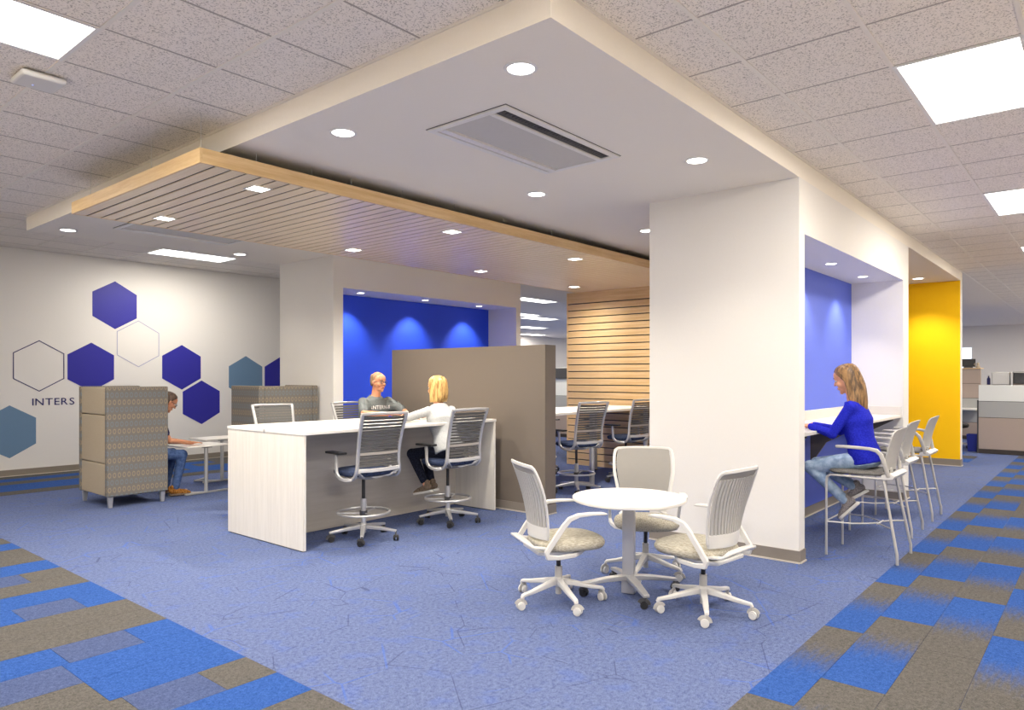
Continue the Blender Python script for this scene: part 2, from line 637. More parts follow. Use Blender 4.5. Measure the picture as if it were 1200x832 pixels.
# band in front of the hexagon wall
for j, y in enumerate((10.62, 10.95, 11.28, 11.61, 11.94, 12.26)):
    for i in range(5):
        x = 0.9 + (j % 3) * 0.45 + 1.2 * i
        plank(x, x + 1.2, y, y + (0.33 if j < 5 else 0.31), ('grey', 'blue', 'blue', 'grey', 'blue', 'grey')[(j + (1 if (i * 3 + j) % 4 == 0 else 0)) % 6])
# patch before the far workstations
for j in range(5):
    for i in range(3):
        x = 14.6 + 0.6 * (j % 2) + 1.19 * i
        if x + 1.19 < 16.45 or j < 2:
            plank(x, x + 1.19, 1.35 + 0.27 * j if j > 1 else -0.93 + 0.29 * j, 1.62 + 0.27 * j if j > 1 else -0.64 + 0.29 * j, ('blue', 'grey', 'ombre')[(i + j) % 3])

# ceilings
ceiling = struct('ceiling', 'wall_far', X0, X1, Y0, Y1, 3.60, 3.70, label='suspended ceiling of speckled square acoustic tiles', cat='ceiling')
_tl = {}


def tile(x0, x1, y0, y1, z):
    k = (round(x1 - x0, 3), round(y1 - y0, 3))
    if k not in _tl:
        _tl[k] = MB().box(-k[0] / 2 + 0.007, k[0] / 2 - 0.007, -k[1] / 2 + 0.007, k[1] / 2 - 0.007, 0, 0.016).mesh('ceiling_tile')
        _tl[k].materials.append(M['tile'])
    o = bpy.data.objects.new('ceiling_tile', _tl[k])
    C.objects.link(o)
    o.parent = ceiling
    o.location = ((x0 + x1) / 2, (y0 + y1) / 2, z + 0.004)


LIGHTS = []      # lamp openings (x0, x1, y0, y1) in the tile fields
RX = [4.463 + 3.66 * k for k in range(-1, 7)]
for x in RX:
    LIGHTS.append((x, x + 1.22, 0.336, 0.946))
    LIGHTS.append((x, x + 1.22, -3.324, -2.714))
for x in (0.185, -3.475):
    for y in (3.886 - 0.572 * 6, 3.886, 3.886 + 0.572 * 6, 3.886 - 0.572 * 12):
        LIGHTS.append((x, x + 1.22, y, y + 0.572))


def covered(x0, x1, y0, y1):
    for a in LIGHTS:
        if x0 < a[1] - 0.05 and x1 > a[0] + 0.05 and y0 < a[3] - 0.05 and y1 > a[2] + 0.05:
            return True
    return False


bulk = MB()
grid = MB()


def tiles(xs, ys, z, near):
    for i in range(len(xs) - 1):
        for j in range(len(ys) - 1):
            q = (xs[i], xs[i + 1], ys[j], ys[j + 1])
            if covered(*q):
                continue
            if near(*q):
                tile(*q, z)
            else:
                bulk.box(q[0] + 0.008, q[1] - 0.008, q[2] + 0.008, q[3] - 0.008, z + 0.004, z + 0.02)


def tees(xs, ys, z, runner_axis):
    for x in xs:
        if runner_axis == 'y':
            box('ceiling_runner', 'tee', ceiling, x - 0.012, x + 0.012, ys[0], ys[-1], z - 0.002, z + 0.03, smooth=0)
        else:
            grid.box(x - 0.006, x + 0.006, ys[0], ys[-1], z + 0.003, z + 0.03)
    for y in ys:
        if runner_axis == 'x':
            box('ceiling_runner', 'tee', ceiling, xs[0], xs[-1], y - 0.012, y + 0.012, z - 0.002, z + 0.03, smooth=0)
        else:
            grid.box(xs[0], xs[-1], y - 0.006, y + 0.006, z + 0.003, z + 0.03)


# right-hand field (beyond the soffit's right face); visible part tile by tile
xs = [4.463 + 0.61 * k for k in range(-17, 42)]
xs = [x for x in xs if x < X1] + [X1]
ys = [YF - 0.004, 1.556, 0.946, 0.336] + [0.336 - 0.61 * k for k in range(1, 13)]
ys = [y for y in ys if y > Y0][::-1]
ys = [Y0] + ys
xr = [x for x in xs if x > XF - 0.3]
vis_r = lambda a, b, c, d: a > 2.2 and a < 13.5 and (d > 0.9 or (a > 4 and d > 0.3) or (a > 8 and d > -0.9))
tiles(xs, ys, ZC, vis_r)
tees(xs, ys, ZC, 'x')
# left-hand field
xl = [XF - 0.004, 2.015, 1.405, 0.795, 0.185] + [0.185 - 0.61 * k for k in range(1, 11)] + [X0]
xl = xl[::-1]
yl = [YF + 0.008] + [2.17 + 0.572 * k for k in range(0, 13)] + [9.12]
vis_l = lambda a, b, c, d: b > 0.7 or (b > -0.5 and c > 3.8)
tiles(xl, yl, ZC, vis_l)
tees(xl, yl, ZC, 'y')
# raised field in front of the hexagon wall
LIGHTS.append((4.79, 6.03, 10.93, 11.56))
xh = [2.86 - 0.645 * k for k in range(13, 0, -1)] + [2.86, 3.51, 4.15, 4.79, 5.41, 6.03, 6.67, 7.31, 7.95, 8.6, 9.24, 9.7]
yh = [9.125, 9.67, 10.3, 10.93, 11.56, 12.19, YW]
tiles(xh, yh, ZF, lambda a, b, c, d: a > 2.1 and b < 8.2 and c > 10)
tees(xh, yh, ZF, 'y')
# open office beyond the soffit, up to its far wall
FAR = [(16.5, 13.05), (19.5, 15.75), (22.9, 18.4), (12.3, 9.85), (15.0, 12.6), (12.9, 15.7), (25.5, 13.05), (22.0, 10.2), (26.0, 16.2), (18.5, 10.2), (17.5, 6.0), (22.0, 6.0), (26.0, 6.0)]
for x, y in FAR:
    LIGHTS.append((x, x + 1.3, y, y + 0.62))
bulk.box(14.05, X1, YF + 0.01, 9.2, ZC + 0.02, ZC + 0.05)
bulk.box(9.75, X1, 9.2, Y1, ZC + 0.02, ZC + 0.05)
tag(bulk.build('far_tiles', 'tile', ceiling, smooth=0), kind='stuff')
tag(grid.build('cross_tees', 'tee_shade', ceiling, smooth=0), kind='stuff')
box('tile_closure', 'tee', ceiling, X0, 9.72, 9.1, 9.12, ZC, 3.6, smooth=0)

# soffit
sb = MB().box(XF, 14.02, YF, 9.1, ZS, 3.595)
soffit = struct_mb('ceiling_soffit', 'soffit', sb, 'dropped plain white soffit around the work bays', 'soffit', smooth=0)
box('edge_angle', 'tee', soffit, XF - 0.012, XF, YF - 0.012, 9.1, ZC - 0.006, ZC + 0.02, smooth=0)
box('edge_angle', 'tee', soffit, XF - 0.012, 14.03, YF - 0.012, YF, ZC - 0.006, ZC + 0.02, smooth=0)

# outer shell
struct('wall_left', 'wall', X0, 9.75, YW, YW + 0.15, 0, 3.6, label='long white wall carrying the hexagon graphics', cat='wall')
def added_window_wall(name, label, along, fixed, a0, a1, out):
    """an unseen perimeter wall with window openings added to let in fill light: sill, head, mullions"""
    mb, fr = MB(), MB()
    f0, f1 = sorted((fixed, fixed + out * 0.15))

    def bx(m, p0, p1, z0, z1, q0=f0, q1=f1):
        m.box(*((q0, q1, p0, p1) if along == 'y' else (p0, p1, q0, q1)), z0, z1)
    bx(mb, a0, a1, 0, 0.25)
    bx(mb, a0, a1, 3.15, 3.6)
    n = int((a1 - a0) / 3.0)
    for k in range(n + 1):
        p = a0 + (a1 - a0) * k / n
        bx(mb, max(a0, p - 0.1), min(a1, p + 0.1), 0.25, 3.15)
    o = struct_mb(name, 'wall', mb, label, 'wall', smooth=0)
    for k in range(n):
        p0, p1 = a0 + (a1 - a0) * k / n + 0.1, a0 + (a1 - a0) * (k + 1) / n - 0.1
        fr = MB()
        m_ = fixed + out * 0.06
        for q in ((p0, p0 + 0.05, 0.25, 3.15), (p1 - 0.05, p1, 0.25, 3.15), (p0 + 0.05, p1 - 0.05, 0.25, 0.30), (p0 + 0.05, p1 - 0.05, 3.10, 3.15), ((p0 + p1) / 2 - 0.025, (p0 + p1) / 2 + 0.025, 0.30, 3.10)):
            bx(fr, *q, m_ - 0.03, m_ + 0.03)
        fr.build('window_frame', 'trim_white', o, smooth=0)
    return o


struct('added_ground', 'paving', -60, X0 - 0.2, -60, 40, -0.3, -0.15, label='added pale paved ground outside the windows behind the viewer, bouncing light in', cat='ground')  # unseen paving, added to throw sunlight up through the windows
struct('added_ground', 'paving', X0 - 0.2, 60, -60, Y0 - 0.2, -0.3, -0.15, label='added pale paved ground outside the windows beyond the aisle, bouncing light in', cat='ground')
added_window_wall('wall_back', 'unseen wall behind the viewer with windows added to brighten the ceiling', 'y', X0, Y0, YW, -1)  # unseen windows, added to let fill light reach the ceiling
added_window_wall('wall_side', 'unseen wall along the far side of the aisle with windows added for fill light', 'x', Y0, X0, X1, -1)
wf = MB().box(X1, X1 + 0.15, Y0, 3.71, 0, 3.6).box(X1, X1 + 0.15, 4.51, Y1, 0, 3.6).box(X1, X1 + 0.15, 3.71, 4.51, 2.56, 3.6).box(X1, X1 + 0.15, 3.71, 4.51, 0, 1.0)
struct_mb('wall_far', 'wall_far', wf, 'pale far wall behind the workstations', 'wall', smooth=0)
wn = thing('window_1', 'bright window at the end of the far wall', 'window', (X1, 4.11, 1.0), 0, None, 'structure')
box('pane', 'sky_pane', wn, 0.06, 0.07, -0.4, 0.4, 0, 1.56, smooth=0)
box('window_frame', 'trim_white', wn, -0.01, 0.1, -0.4, -0.36, 0, 1.56, smooth=0)
box('window_frame', 'trim_white', wn, -0.01, 0.1, 0.36, 0.4, 0, 1.56, smooth=0)
box('window_frame', 'trim_white', wn, -0.01, 0.1, -0.36, 0.36, 1.52, 1.56, smooth=0)
box('mullion', 'trim_white', wn, 0.0, 0.08, -0.36, 0.36, 0.52, 0.56, smooth=0)
struct('wall_office', 'wall_far', 9.75, X1 + 0.15, Y1, Y1 + 0.15, 0, 3.6, label='pale end wall of the open office beyond the gap', cat='wall')
struct('wall_return', 'wall_far', 9.6, 9.75, 9.15, Y1, 0, 3.6, label='white return wall between the niche block and the office', cat='wall')

# left niche block (blue niche behind the standing desk)
nb = MB().box(5.63, 9.51, 8.47, 9.08, 0, ZS).box(5.63, 5.785, 7.815, 8.47, 0, ZS).box(9.39, 9.51, 7.815, 8.47, 0, ZS).box(5.785, 9.39, 7.815, 8.47, 2.68, ZS)
niche_l = struct_mb('wall_niche', 'wall', nb, 'white block with a wide niche behind the standing desk', 'wall', smooth=0)
box('blue_panel', 'blue_wall', niche_l, 5.787, 9.388, 8.455, 8.469, 0.0, 2.679, smooth=0)

# right pier and counter niche
pb = MB().box(5.83, 5.965, YF, 3.25, 0, ZS).box(5.965, 9.86, 2.50, 3.25, 0, ZS).box(9.575, 9.86, YF, 2.50, 0, ZS).box(5.965, 9.575, YF, 2.50, 2.66, ZS)
pier = struct_mb('wall_pier', 'wall', pb, 'broad white pier with a counter niche in its aisle side', 'wall', smooth=0)
box('blue_panel', 'blue_wall_pale', pier, 5.967, 9.573, 2.487, 2.499, 0.0, 2.659, smooth=0)
# yellow wing wall
yl_ = struct('wall_wing', 'wall', 13.86, 14.02, YF, 5.6, 0, ZS, label='bright yellow wing wall at the end of the bays', cat='wall')
box('yellow_face', 'yellow_wall', yl_, 13.845, 13.859, YF + 0.004, 5.6, 0, 3.096, smooth=0)
yb = struct('wall_bay', 'yellow_wall', 10.08, 13.84, 5.5, 5.6, 0, 3.096, label='yellow back wall inside the far bay', cat='wall')
# grey half-height partition
part = struct('wall_partition', 'taupe', 6.08, 6.27, 4.655, 7.17, 0, 1.842, label='taupe half-height partition at the end of the standing desk', cat='partition')


def baseboard(name, pts, label, h=0.1):
    """thin rubber base with a pale lip along a polyline of floor points (right-hand side is the room)"""
    r = thing(name, label, 'baseboard', (0, 0, 0), 0, None, 'structure')
    for (a, b, nx, ny) in pts:
        A, B = Vector((*a, 0)), Vector((*b, 0))
        d = 0.009
        x0, x1 = sorted((a[0], b[0]))
        y0, y1 = sorted((a[1], b[1]))
        ex = lambda t: (x0 + min(0, nx * t), x1 + max(0, nx * t), y0 + min(0, ny * t), y1 + max(0, ny * t))
        box('base_strip', 'base', r, *ex(d), 0.012, h, smooth=0)
        box('base_lip', 'base_lip', r, *ex(0.018), 0.0, 0.012, smooth=0)
    return r


baseboard('baseboard_left', [((X0, YW - 0.0), (9.6, YW), 0, -1)], 'grey rubber base along the hexagon wall')
baseboard('baseboard_pier', [((5.83, YF - 0.009), (5.83, 3.25), -1, 0), ((5.83, YF), (5.965, YF), 0, -1), ((9.575, YF), (9.86, YF), 0, -1), ((9.575, YF), (9.575, 2.487), -1, 0), ((5.967, 2.487), (9.573, 2.487), 0, -1)], 'grey rubber base around the white pier')
baseboard('baseboard_wing', [((13.845, YF), (13.845, 5.5), -1, 0), ((13.845, YF), (14.02, YF), 0, -1)], 'grey rubber base under the yellow wing wall', 0.115)
baseboard('baseboard_partition', [((6.08, 4.655), (6.08, 7.17), -1, 0), ((6.08, 4.655), (6.27, 4.655), 0, -1)], 'grey rubber base around the taupe partition')

# slatted feature wall
slw = struct('wall_slatted', 'black', 9.955, 10.06, 3.3, 7.12, 0, 2.925, label='feature wall of horizontal pale maple boards with dark gaps', cat='wall')
board = MB().box(-0.011, 0.011, -1.905, 1.905, -0.049, 0.049).mesh('wall_board')
board.materials.append(M['maple_y'])
z = 2.843 + 0.0573
k = 0
while z > 0.0:
    o = bpy.data.objects.new('board', board)
    C.objects.link(o)
    o.parent = slw
    o.location = (9.943, 5.213, z)
    if z > 2.875:
        o.location.z = 2.872
    z -= 0.1146
box('end_cap', 'maple_x', slw, 9.93, 10.06, 7.12, 7.135, 0, 2.925, smooth=0)


# ------------------------------------------------------------------ lamps
def troffer(x0, x1, y0, y1, z, label, group='ceiling troffers', watts=TROFFER_W):
    t = thing('ceiling_light', label, 'ceiling light', ((x0 + x1) / 2, (y0 + y1) / 2, z), 0, group)
    a, b = (x1 - x0) / 2, (y1 - y0) / 2
    fr = MB()
    for q in ((-a, a, -b, -b + 0.022), (-a, a, b - 0.022, b), (-a, -a + 0.022, -b + 0.022, b - 0.022), (a - 0.022, a, -b + 0.022, b - 0.022)):
        fr.box(*q, -0.004, 0.05)
    fr.build('frame', 'trim_white', t, smooth=0)
    box('diffuser', 'lamp_face', t, -a + 0.022, a - 0.022, -b + 0.022, b - 0.022, 0.004, 0.012, smooth=0)
    lamp('lamp', 'AREA', (0, 0, -0.008), watts, t, 2 * a - 0.05, 2 * b - 0.05)
    return t


ORD = ['nearest', 'second', 'third', 'fourth', 'fifth', 'sixth', 'seventh']
for i, x in enumerate(RX):
    vis = 1 <= i
    troffer(x, x + 1.22, 0.336, 0.946, ZC, ('rectangular ceiling light over the aisle by the soffit, %s along its row' % ORD[i - 1]) if vis else 'ceiling light in the aisle row behind the viewer')
    troffer(x, x + 1.22, -3.324, -2.714, ZC, 'ceiling light in the outer row beyond the aisle, out of view', 'ceiling lights out of view')
for x in (0.185, -3.475):
    for y in (3.886 - 0.572 * 6, 3.886, 3.886 + 0.572 * 6, 3.886 - 0.572 * 12):
        v = x > 0 and abs(y - 3.886) < 0.01
        troffer(x, x + 1.22, y, y + 0.572, ZC, 'rectangular ceiling light beside the white access point' if v else 'ceiling light in the outer row beyond the aisle, out of view', 'ceiling troffers' if v else 'ceiling lights out of view')
troffer(4.80, 6.02, 10.94, 11.55, ZF, 'long bright ceiling light just before the hexagon wall', watts=62)
for i, (x, y) in enumerate(FAR):
    troffer(x, x + 1.3, y, y + 0.62, ZC + 0.012, 'small ceiling light in the far open office, ' + (['third from the partition', 'second from the far office wall', 'nearest the far office wall', 'beside the niche block, nearer one', 'beside the niche block, farther one'][i] if i < 5 else 'hidden deep inside'), 'office ceiling lights', watts=80)


def can(x, y, z, label, watts=CAN_W, r=0.07, sq=False, aim=None, spot=1.9, group='recessed downlights', blend=0.7):
    t = thing('downlight', label, 'downlight', (x, y, z), 0, group)
    if sq:
        fr = MB()
        e = r + 0.012
        for q in ((-e, e, -e, -r), (-e, e, r, e), (-e, -r, -r, r), (r, e, -r, r)):
            fr.box(*q, -0.005, 0.0)
        fr.build('trim_ring', 'trim_white', t, smooth=0)
        box('lens', 'can_face', t, -r, r, -r, r, -0.0035, -0.001, smooth=0)
    else:
        MB().lathe([(r, -0.001), (r + 0.002, -0.007), (r + 0.018, -0.005), (r + 0.02, -0.0005)], 28).build('trim_ring', 'trim_white', t)
        MB().lathe([(0.001, -0.0045), (r, -0.0045), (r, -0.001), (0.001, -0.001)], 28).build('lens', 'can_face', t, smooth=0)
    lamp('lamp', 'SPOT', (0, 0, -0.02), watts * 4.0, t, r * 0.6, spot=spot, blend=blend, aim=aim or (0, 0, -1))
    return t


can(2.845, 2.336, ZS, 'round downlight in the soffit nearest the outer corner')
can(2.845, 3.842, ZS, 'round downlight in the soffit above the canopy corner')
can(4.895, 2.336, ZS, 'round downlight in the soffit in front of the white pier')
can(4.895, 3.842, ZS, 'round downlight in the soffit past the air cassette')
can(6.90, 3.88, ZS, 'round downlight in the soffit half hidden by the white pier')
can(2.806, 8.70, ZS, 'round downlight past the canopy, near the soffit end', CAN_W * 0.6)
can(4.806, 8.70, ZS, 'round downlight past the canopy, beside the second air cassette', CAN_W * 0.5)
ZCL = 2.92
for i, (x, y, nm) in enumerate(((2.87, 4.93, 'first in the front row'), (2.87, 6.50, 'first in the rear row'), (4.95, 4.94, 'second in the front row'), (4.95, 6.50, 'second in the rear row'),
                                (7.06, 4.95, 'third in the front row'), (7.06, 6.50, 'third in the rear row'), (9.25, 6.50, 'last in the rear row before the slatted wall'), (9.25, 4.95, 'last in the front row, hidden by the pier'))):
    can(x, y, ZCL, 'square downlight under the wooden canopy, ' + nm, CLOUD_W * (0.65 if i > 5 else 1.1), 0.065, True, spot=2.75, blend=1.0, group='square downlights in the canopy')
for i, x in enumerate((6.29, 7.526, 8.745)):
    can(x, 8.09, 2.68, 'small round downlight over the blue niche, ' + ('one next to the corner pier', 'middle one', 'one next to the gap')[i], WASH_W, 0.05, aim=(0, 0.32, -1), spot=1.5, group='niche downlights')
for i, x in enumerate((6.46, 7.692, 8.924)):
    can(x, 2.194, 2.66, 'small round downlight in the counter niche, ' + ('one hidden by the pier', 'one over the seated woman', 'one over the far end')[i], WASH_W * 0.6, 0.05, aim=(0, 0.12, -1), spot=1.7, group='counter niche downlights')
can(13.135, 2.40, 3.098, 'round downlight in front of the yellow wing wall', WASH_W * 1.6, 0.075, aim=(0.16, 0, -1), spot=1.7)
can(11.3, 3.6, 3.098, 'round downlight deep in the yellow bay, out of view', WASH_W * 1.2, 0.075)

# ------------------------------------------------------------------ wooden canopy
cl = thing('wooden_canopy', 'long suspended canopy of pale maple slats hung on thin wires', 'canopy', (0, 0, 0))
CX0, CX1, CY0, CY1 = 2.268, 9.93, 4.617, 6.945
box('fascia', 'maple_y', cl, CX0, CX0 + 0.018, CY0, CY1, ZCL, 3.02, smooth=0)
box('fascia', 'maple_x', cl, CX0 + 0.018, CX1, CY0, CY0 + 0.018, ZCL, 3.02, smooth=0)
box('fascia', 'maple_x', cl, CX0 + 0.018, CX1, CY1 - 0.018, CY1, ZCL, 3.02, smooth=0)
box('black_backing', 'black', cl, CX0 + 0.019, CX1, CY0 + 0.019, CY1 - 0.019, 2.9265, 3.0, smooth=0)
_sl = {}
nsl = 0
x = CX0 + 0.018
first = True
while x < CX1 - 0.06:
    w_ = (2.384 - 0.0095 - x) if first else 0.1146 - 0.0195
    xa = x if first else x
    key = round(w_, 3)
    if key not in _sl:
        _sl[key] = MB().box(-w_ / 2, w_ / 2, -(CY1 - CY0) / 2 + 0.019, (CY1 - CY0) / 2 - 0.019, 0, 0.005).mesh('slat')
        _sl[key].materials.append(M['maple_face'])
    o = bpy.data.objects.new('slat', _sl[key])
    C.objects.link(o)
    o.parent = cl
    o.location = (xa + w_ / 2, (CY0 + CY1) / 2, ZCL + 0.001)
    x = (2.384 + 0.0100) if first else x + 0.1146
    first = False
for wx, wy in ((2.262 + 0.03, 4.65), (2.3, 5.43), (2.3, 6.60)):
    MB().cyl((wx, wy, 3.0), (wx, wy, ZC + 0.004), 0.0022, n=6).build('hanger_wire', 'silver_tube', cl)
for wx in (2.70, 3.16, 3.53, 4.07, 4.7, 5.4, 6.2, 7.0, 7.8):
    MB().cyl((wx, 4.66, 3.0), (wx, 4.66, ZS + 0.002), 0.0022, n=6).build('hanger_wire', 'silver_tube', cl)


# ------------------------------------------------------------------ ceiling equipment
def cassette(name, label, cx, cy, hx, hy):
    t = thing(name, label, 'air vent', (cx, cy, ZS), 0, 'ceiling air cassettes')
    fr = MB()
    i = 0.045
    for q in ((-hx, hx, -hy, -hy + i), (-hx, hx, hy - i, hy), (-hx, -hx + i, -hy + i, hy - i), (hx - i, hx, -hy + i, hy - i)):
        fr.box(*q, -0.014, 0.0)
    fr.build('frame', 'trim_white', t, bevel=0.003)
    box('inner_pan', 'dark_grey', t, -hx + i, hx - i, -hy + i, hy - i, -0.003, 0.0, smooth=0)
    box('centre_panel', 'cass_grey', t, -hx + i + 0.006, hx - i - 0.006, -hy + 0.168, hy - 0.135, -0.010, -0.004, bevel=0.002)
    box('painted_shadow', 'dark_grey', t, -hx - 0.007, hx + 0.007, -hy - 0.007, hy + 0.007, -0.0025, -0.0005, smooth=0)  # dark sheet edging the frame, stands in for its shadow
    MB().loft([[(x, hy - i - 0.014, -0.004), (x, hy - i - 0.014, -0.012), (x, hy - 0.13, -0.022), (x, hy - 0.13, -0.006)] for x in (-hx + i, hx - i)]).build('air_flap', 'trim_white', t, smooth=0)
    gr = MB()
    n = 36
    for k in range(n):
        x = -hx + i + 0.03 + (2 * hx - 2 * i - 0.06) * k / (n - 1)
        gr.box(x - 0.003, x + 0.003, -hy + i + 0.015, -hy + i + 0.05, -0.008, -0.0035)
    tag(gr.build('grille', 'dark_grey', t, smooth=0), kind='stuff')
    box('divider_bar', 'trim_white', t, -hx + i, hx - i, -hy + 0.13, -hy + 0.165, -0.017, -0.004, bevel=0.003)
    return t


cassette('air_cassette', 'white air conditioning cassette in the open soffit with a dark slot', 3.80, 3.05, 0.635, 0.335)
cassette('air_cassette', 'white air conditioning cassette past the canopy, seen edge on', 3.72, 7.87, 0.635, 0.335)
ap = thing('access_point', 'small white wireless access point with a blue light on the tile ceiling', 'access point', (1.395, 4.80, ZC), 0)
box('housing', 'white_plastic', ap, -0.115, 0.115, -0.115, 0.115, -0.042, -0.006, bevel=0.018, seg=3)
box('mount_plate', 'dark_grey', ap, -0.08, 0.08, -0.08, 0.08, -0.006, -0.001)
MB().lathe([(0.001, -0.0435), (0.004, -0.043), (0.004, -0.041), (0.001, -0.041)], 10, Matrix.Translation((-0.02, 0.035, 0))).build('status_light', 'blue_led', ap)


# ------------------------------------------------------------------ hexagon graphics
def hexagon(x, z, style, label):
    R_ = 0.395
    P = [(R_ * math.cos(PI / 2 + k * PI / 3), R_ * math.sin(PI / 2 + k * PI / 3)) for k in range(6)]
    mb = MB()
    if style.startswith('line'):
        q = 0.013 if style == 'line_dark' else 0.011
        I = [(a * (1 - q / 0.342), b * (1 - q / 0.342)) for a, b in P]
        for k in range(6):
            j = (k + 1) % 6
            mb.loft([[(P[k][0], 0, P[k][1]), (P[j][0], 0, P[j][1]), (I[j][0], 0, I[j][1]), (I[k][0], 0, I[k][1])],
                     [(P[k][0], -0.003, P[k][1]), (P[j][0], -0.003, P[j][1]), (I[j][0], -0.003, I[j][1]), (I[k][0], -0.003, I[k][1])]])
    else:
        mb.loft([[(a, 0, b) for a, b in P], [(a, -0.003, b) for a, b in P]])
    o = mb.build('wall_hexagon', {'line_dark': 'navy_print', 'line_pale': 'hex_line', 'blue': 'hex_blue', 'steel': 'hex_steel'}[style], None, smooth=0)
    o.location = (x, YW - 0.0005, z)
    tag(o, label, 'wall graphic', 'hexagon wall graphics')


hexagon(4.752, 2.675, 'blue', 'solid indigo wall hexagon standing highest of all')
hexagon(5.122, 2.05, 'line_pale', 'thin pale violet outlined wall hexagon below the highest one')
hexagon(3.665, 1.66, 'line_dark', 'dark navy outlined wall hexagon above the lettering')
hexagon(4.394, 1.65, 'blue', 'solid indigo wall hexagon just above the patterned lounge chair')
hexagon(5.856, 1.66, 'blue', 'solid indigo wall hexagon up and to one side of the seated reader')
hexagon(6.214, 1.03, 'blue', 'solid indigo wall hexagon in front of the reader, lowest indigo one')
hexagon(7.075, 1.49, 'steel', 'steel blue wall hexagon beside the cut off indigo one')
hexagon(7.81, 1.49, 'blue', 'solid indigo wall hexagon half hidden by the corner pier')
hexagon(3.28, 0.67, 'steel', 'steel blue wall hexagon low down below the lettering')
def glyph(ch, size, extrude, bold=0.0):
    """mesh of one letter, its left edge at x = 0, and its advance"""
    fc = bpy.data.curves.new('glyph', 'FONT')
    fc.body, fc.size, fc.extrude, fc.offset, fc.resolution_u = ch, size, extrude, bold, 4
    o = bpy.data.objects.new('glyph', fc)
    C.objects.link(o)
    dg = bpy.context.evaluated_depsgraph_get()
    me = bpy.data.meshes.new_from_object(o.evaluated_get(dg))
    bpy.data.objects.remove(o)
    bpy.data.curves.remove(fc)
    xs_ = [v.co.x for v in me.vertices]
    me.transform(Matrix.Translation((-min(xs_), 0, 0)))
    return me, max(xs_) - min(xs_)


wl = thing('wall_lettering', 'dark navy INTERS lettering on the white wall under the outlined hexagon', 'lettering', (3.572, YW - 0.003, 1.055))
x = 0.0
for chh in 'INTERS':
    me, adv = glyph(chh, 0.155, 0.0015, 0.0004)
    me.transform(Matrix.Rotation(PI / 2, 4, 'X'))
    me.materials.clear()
    me.materials.append(M['navy_print'])
    o = bpy.data.objects.new('letter', me)
    C.objects.link(o)
    o.parent = wl
    o.location = (x, 0, 0)
    o.scale = (1.12, 1, 1)
    x += adv * 1.12 + 0.0235


# ------------------------------------------------------------------ helpers for furniture
def bez(p0, p1, p2, p3, n=8):
    p0, p1, p2, p3 = map(Vector, (p0, p1, p2, p3))
    out = []
    for i in range(n + 1):
        t = i / n
        out.append(p0 * (1 - t) ** 3 + p1 * 3 * t * (1 - t) ** 2 + p2 * 3 * t * t * (1 - t) + p3 * t ** 3)
    return out


def cushion(w, d, h, z, puff=0.02, taper=0.0, e=3.2, y0=0.0, n=28):
    """rounded cushion: superellipse plan, soft edges"""
    mb = MB()
    rings = []
    prof = [(0.80, 0.0), (0.95, 0.06), (1.0, 0.35), (1.0, 0.62), (0.965, 0.86), (0.86, 1.0), (0.55, 1.0 + puff / h * 0.8), (0.05, 1.0 + puff / h)]
    for s_, t in prof:
        r = []
        for k in range(n):
            a = 2 * PI * k / n
            c, s = math.cos(a), math.sin(a)
            x = w / 2 * s_ * math.copysign(abs(c) ** (2 / e), c)
            y = d / 2 * s_ * math.copysign(abs(s) ** (2 / e), s)
            x *= 1 - taper * (y / d)
            r.append((x, y + y0, z + h * t))
        rings.append(r)
    return mb.loft(rings)


def caster(parent, x, y, ang, wheel, stem, r=0.027, hub='platinum'):
    """twin wheel caster with its top at z = 2r + 0.03"""
    X = Matrix.Translation((x, y, 0)) @ Matrix.Rotation(ang, 4, 'Z')
    mb = MB()
    for s in (-1, 1):
        mb.tube([(0.012, s * 0.007, r), (0.012, s * 0.021, r)], r, 14, X=X)
        mb.tube([(0.012, s * 0.021, r), (0.012, s * 0.025, r)], r * 0.72, 14, X=X)
    c = mb.build('caster', wheel, parent, smooth=40, bevel=0.0)
    mb = MB().cyl((0, 0, r * 1.2), (0, 0, 2 * r + 0.035), 0.008, X=X, n=8)
    mb.tube([(0.012 + (r + 0.005) * math.cos(a), 0, r + (r + 0.005) * math.sin(a)) for a in [math.radians(q) for q in range(20, 200, 20)]], 0.0, sq=(0.03, 0.006), up=(0, 1, 0), X=X)
    mb.build('caster_stem', stem, c)
    return c


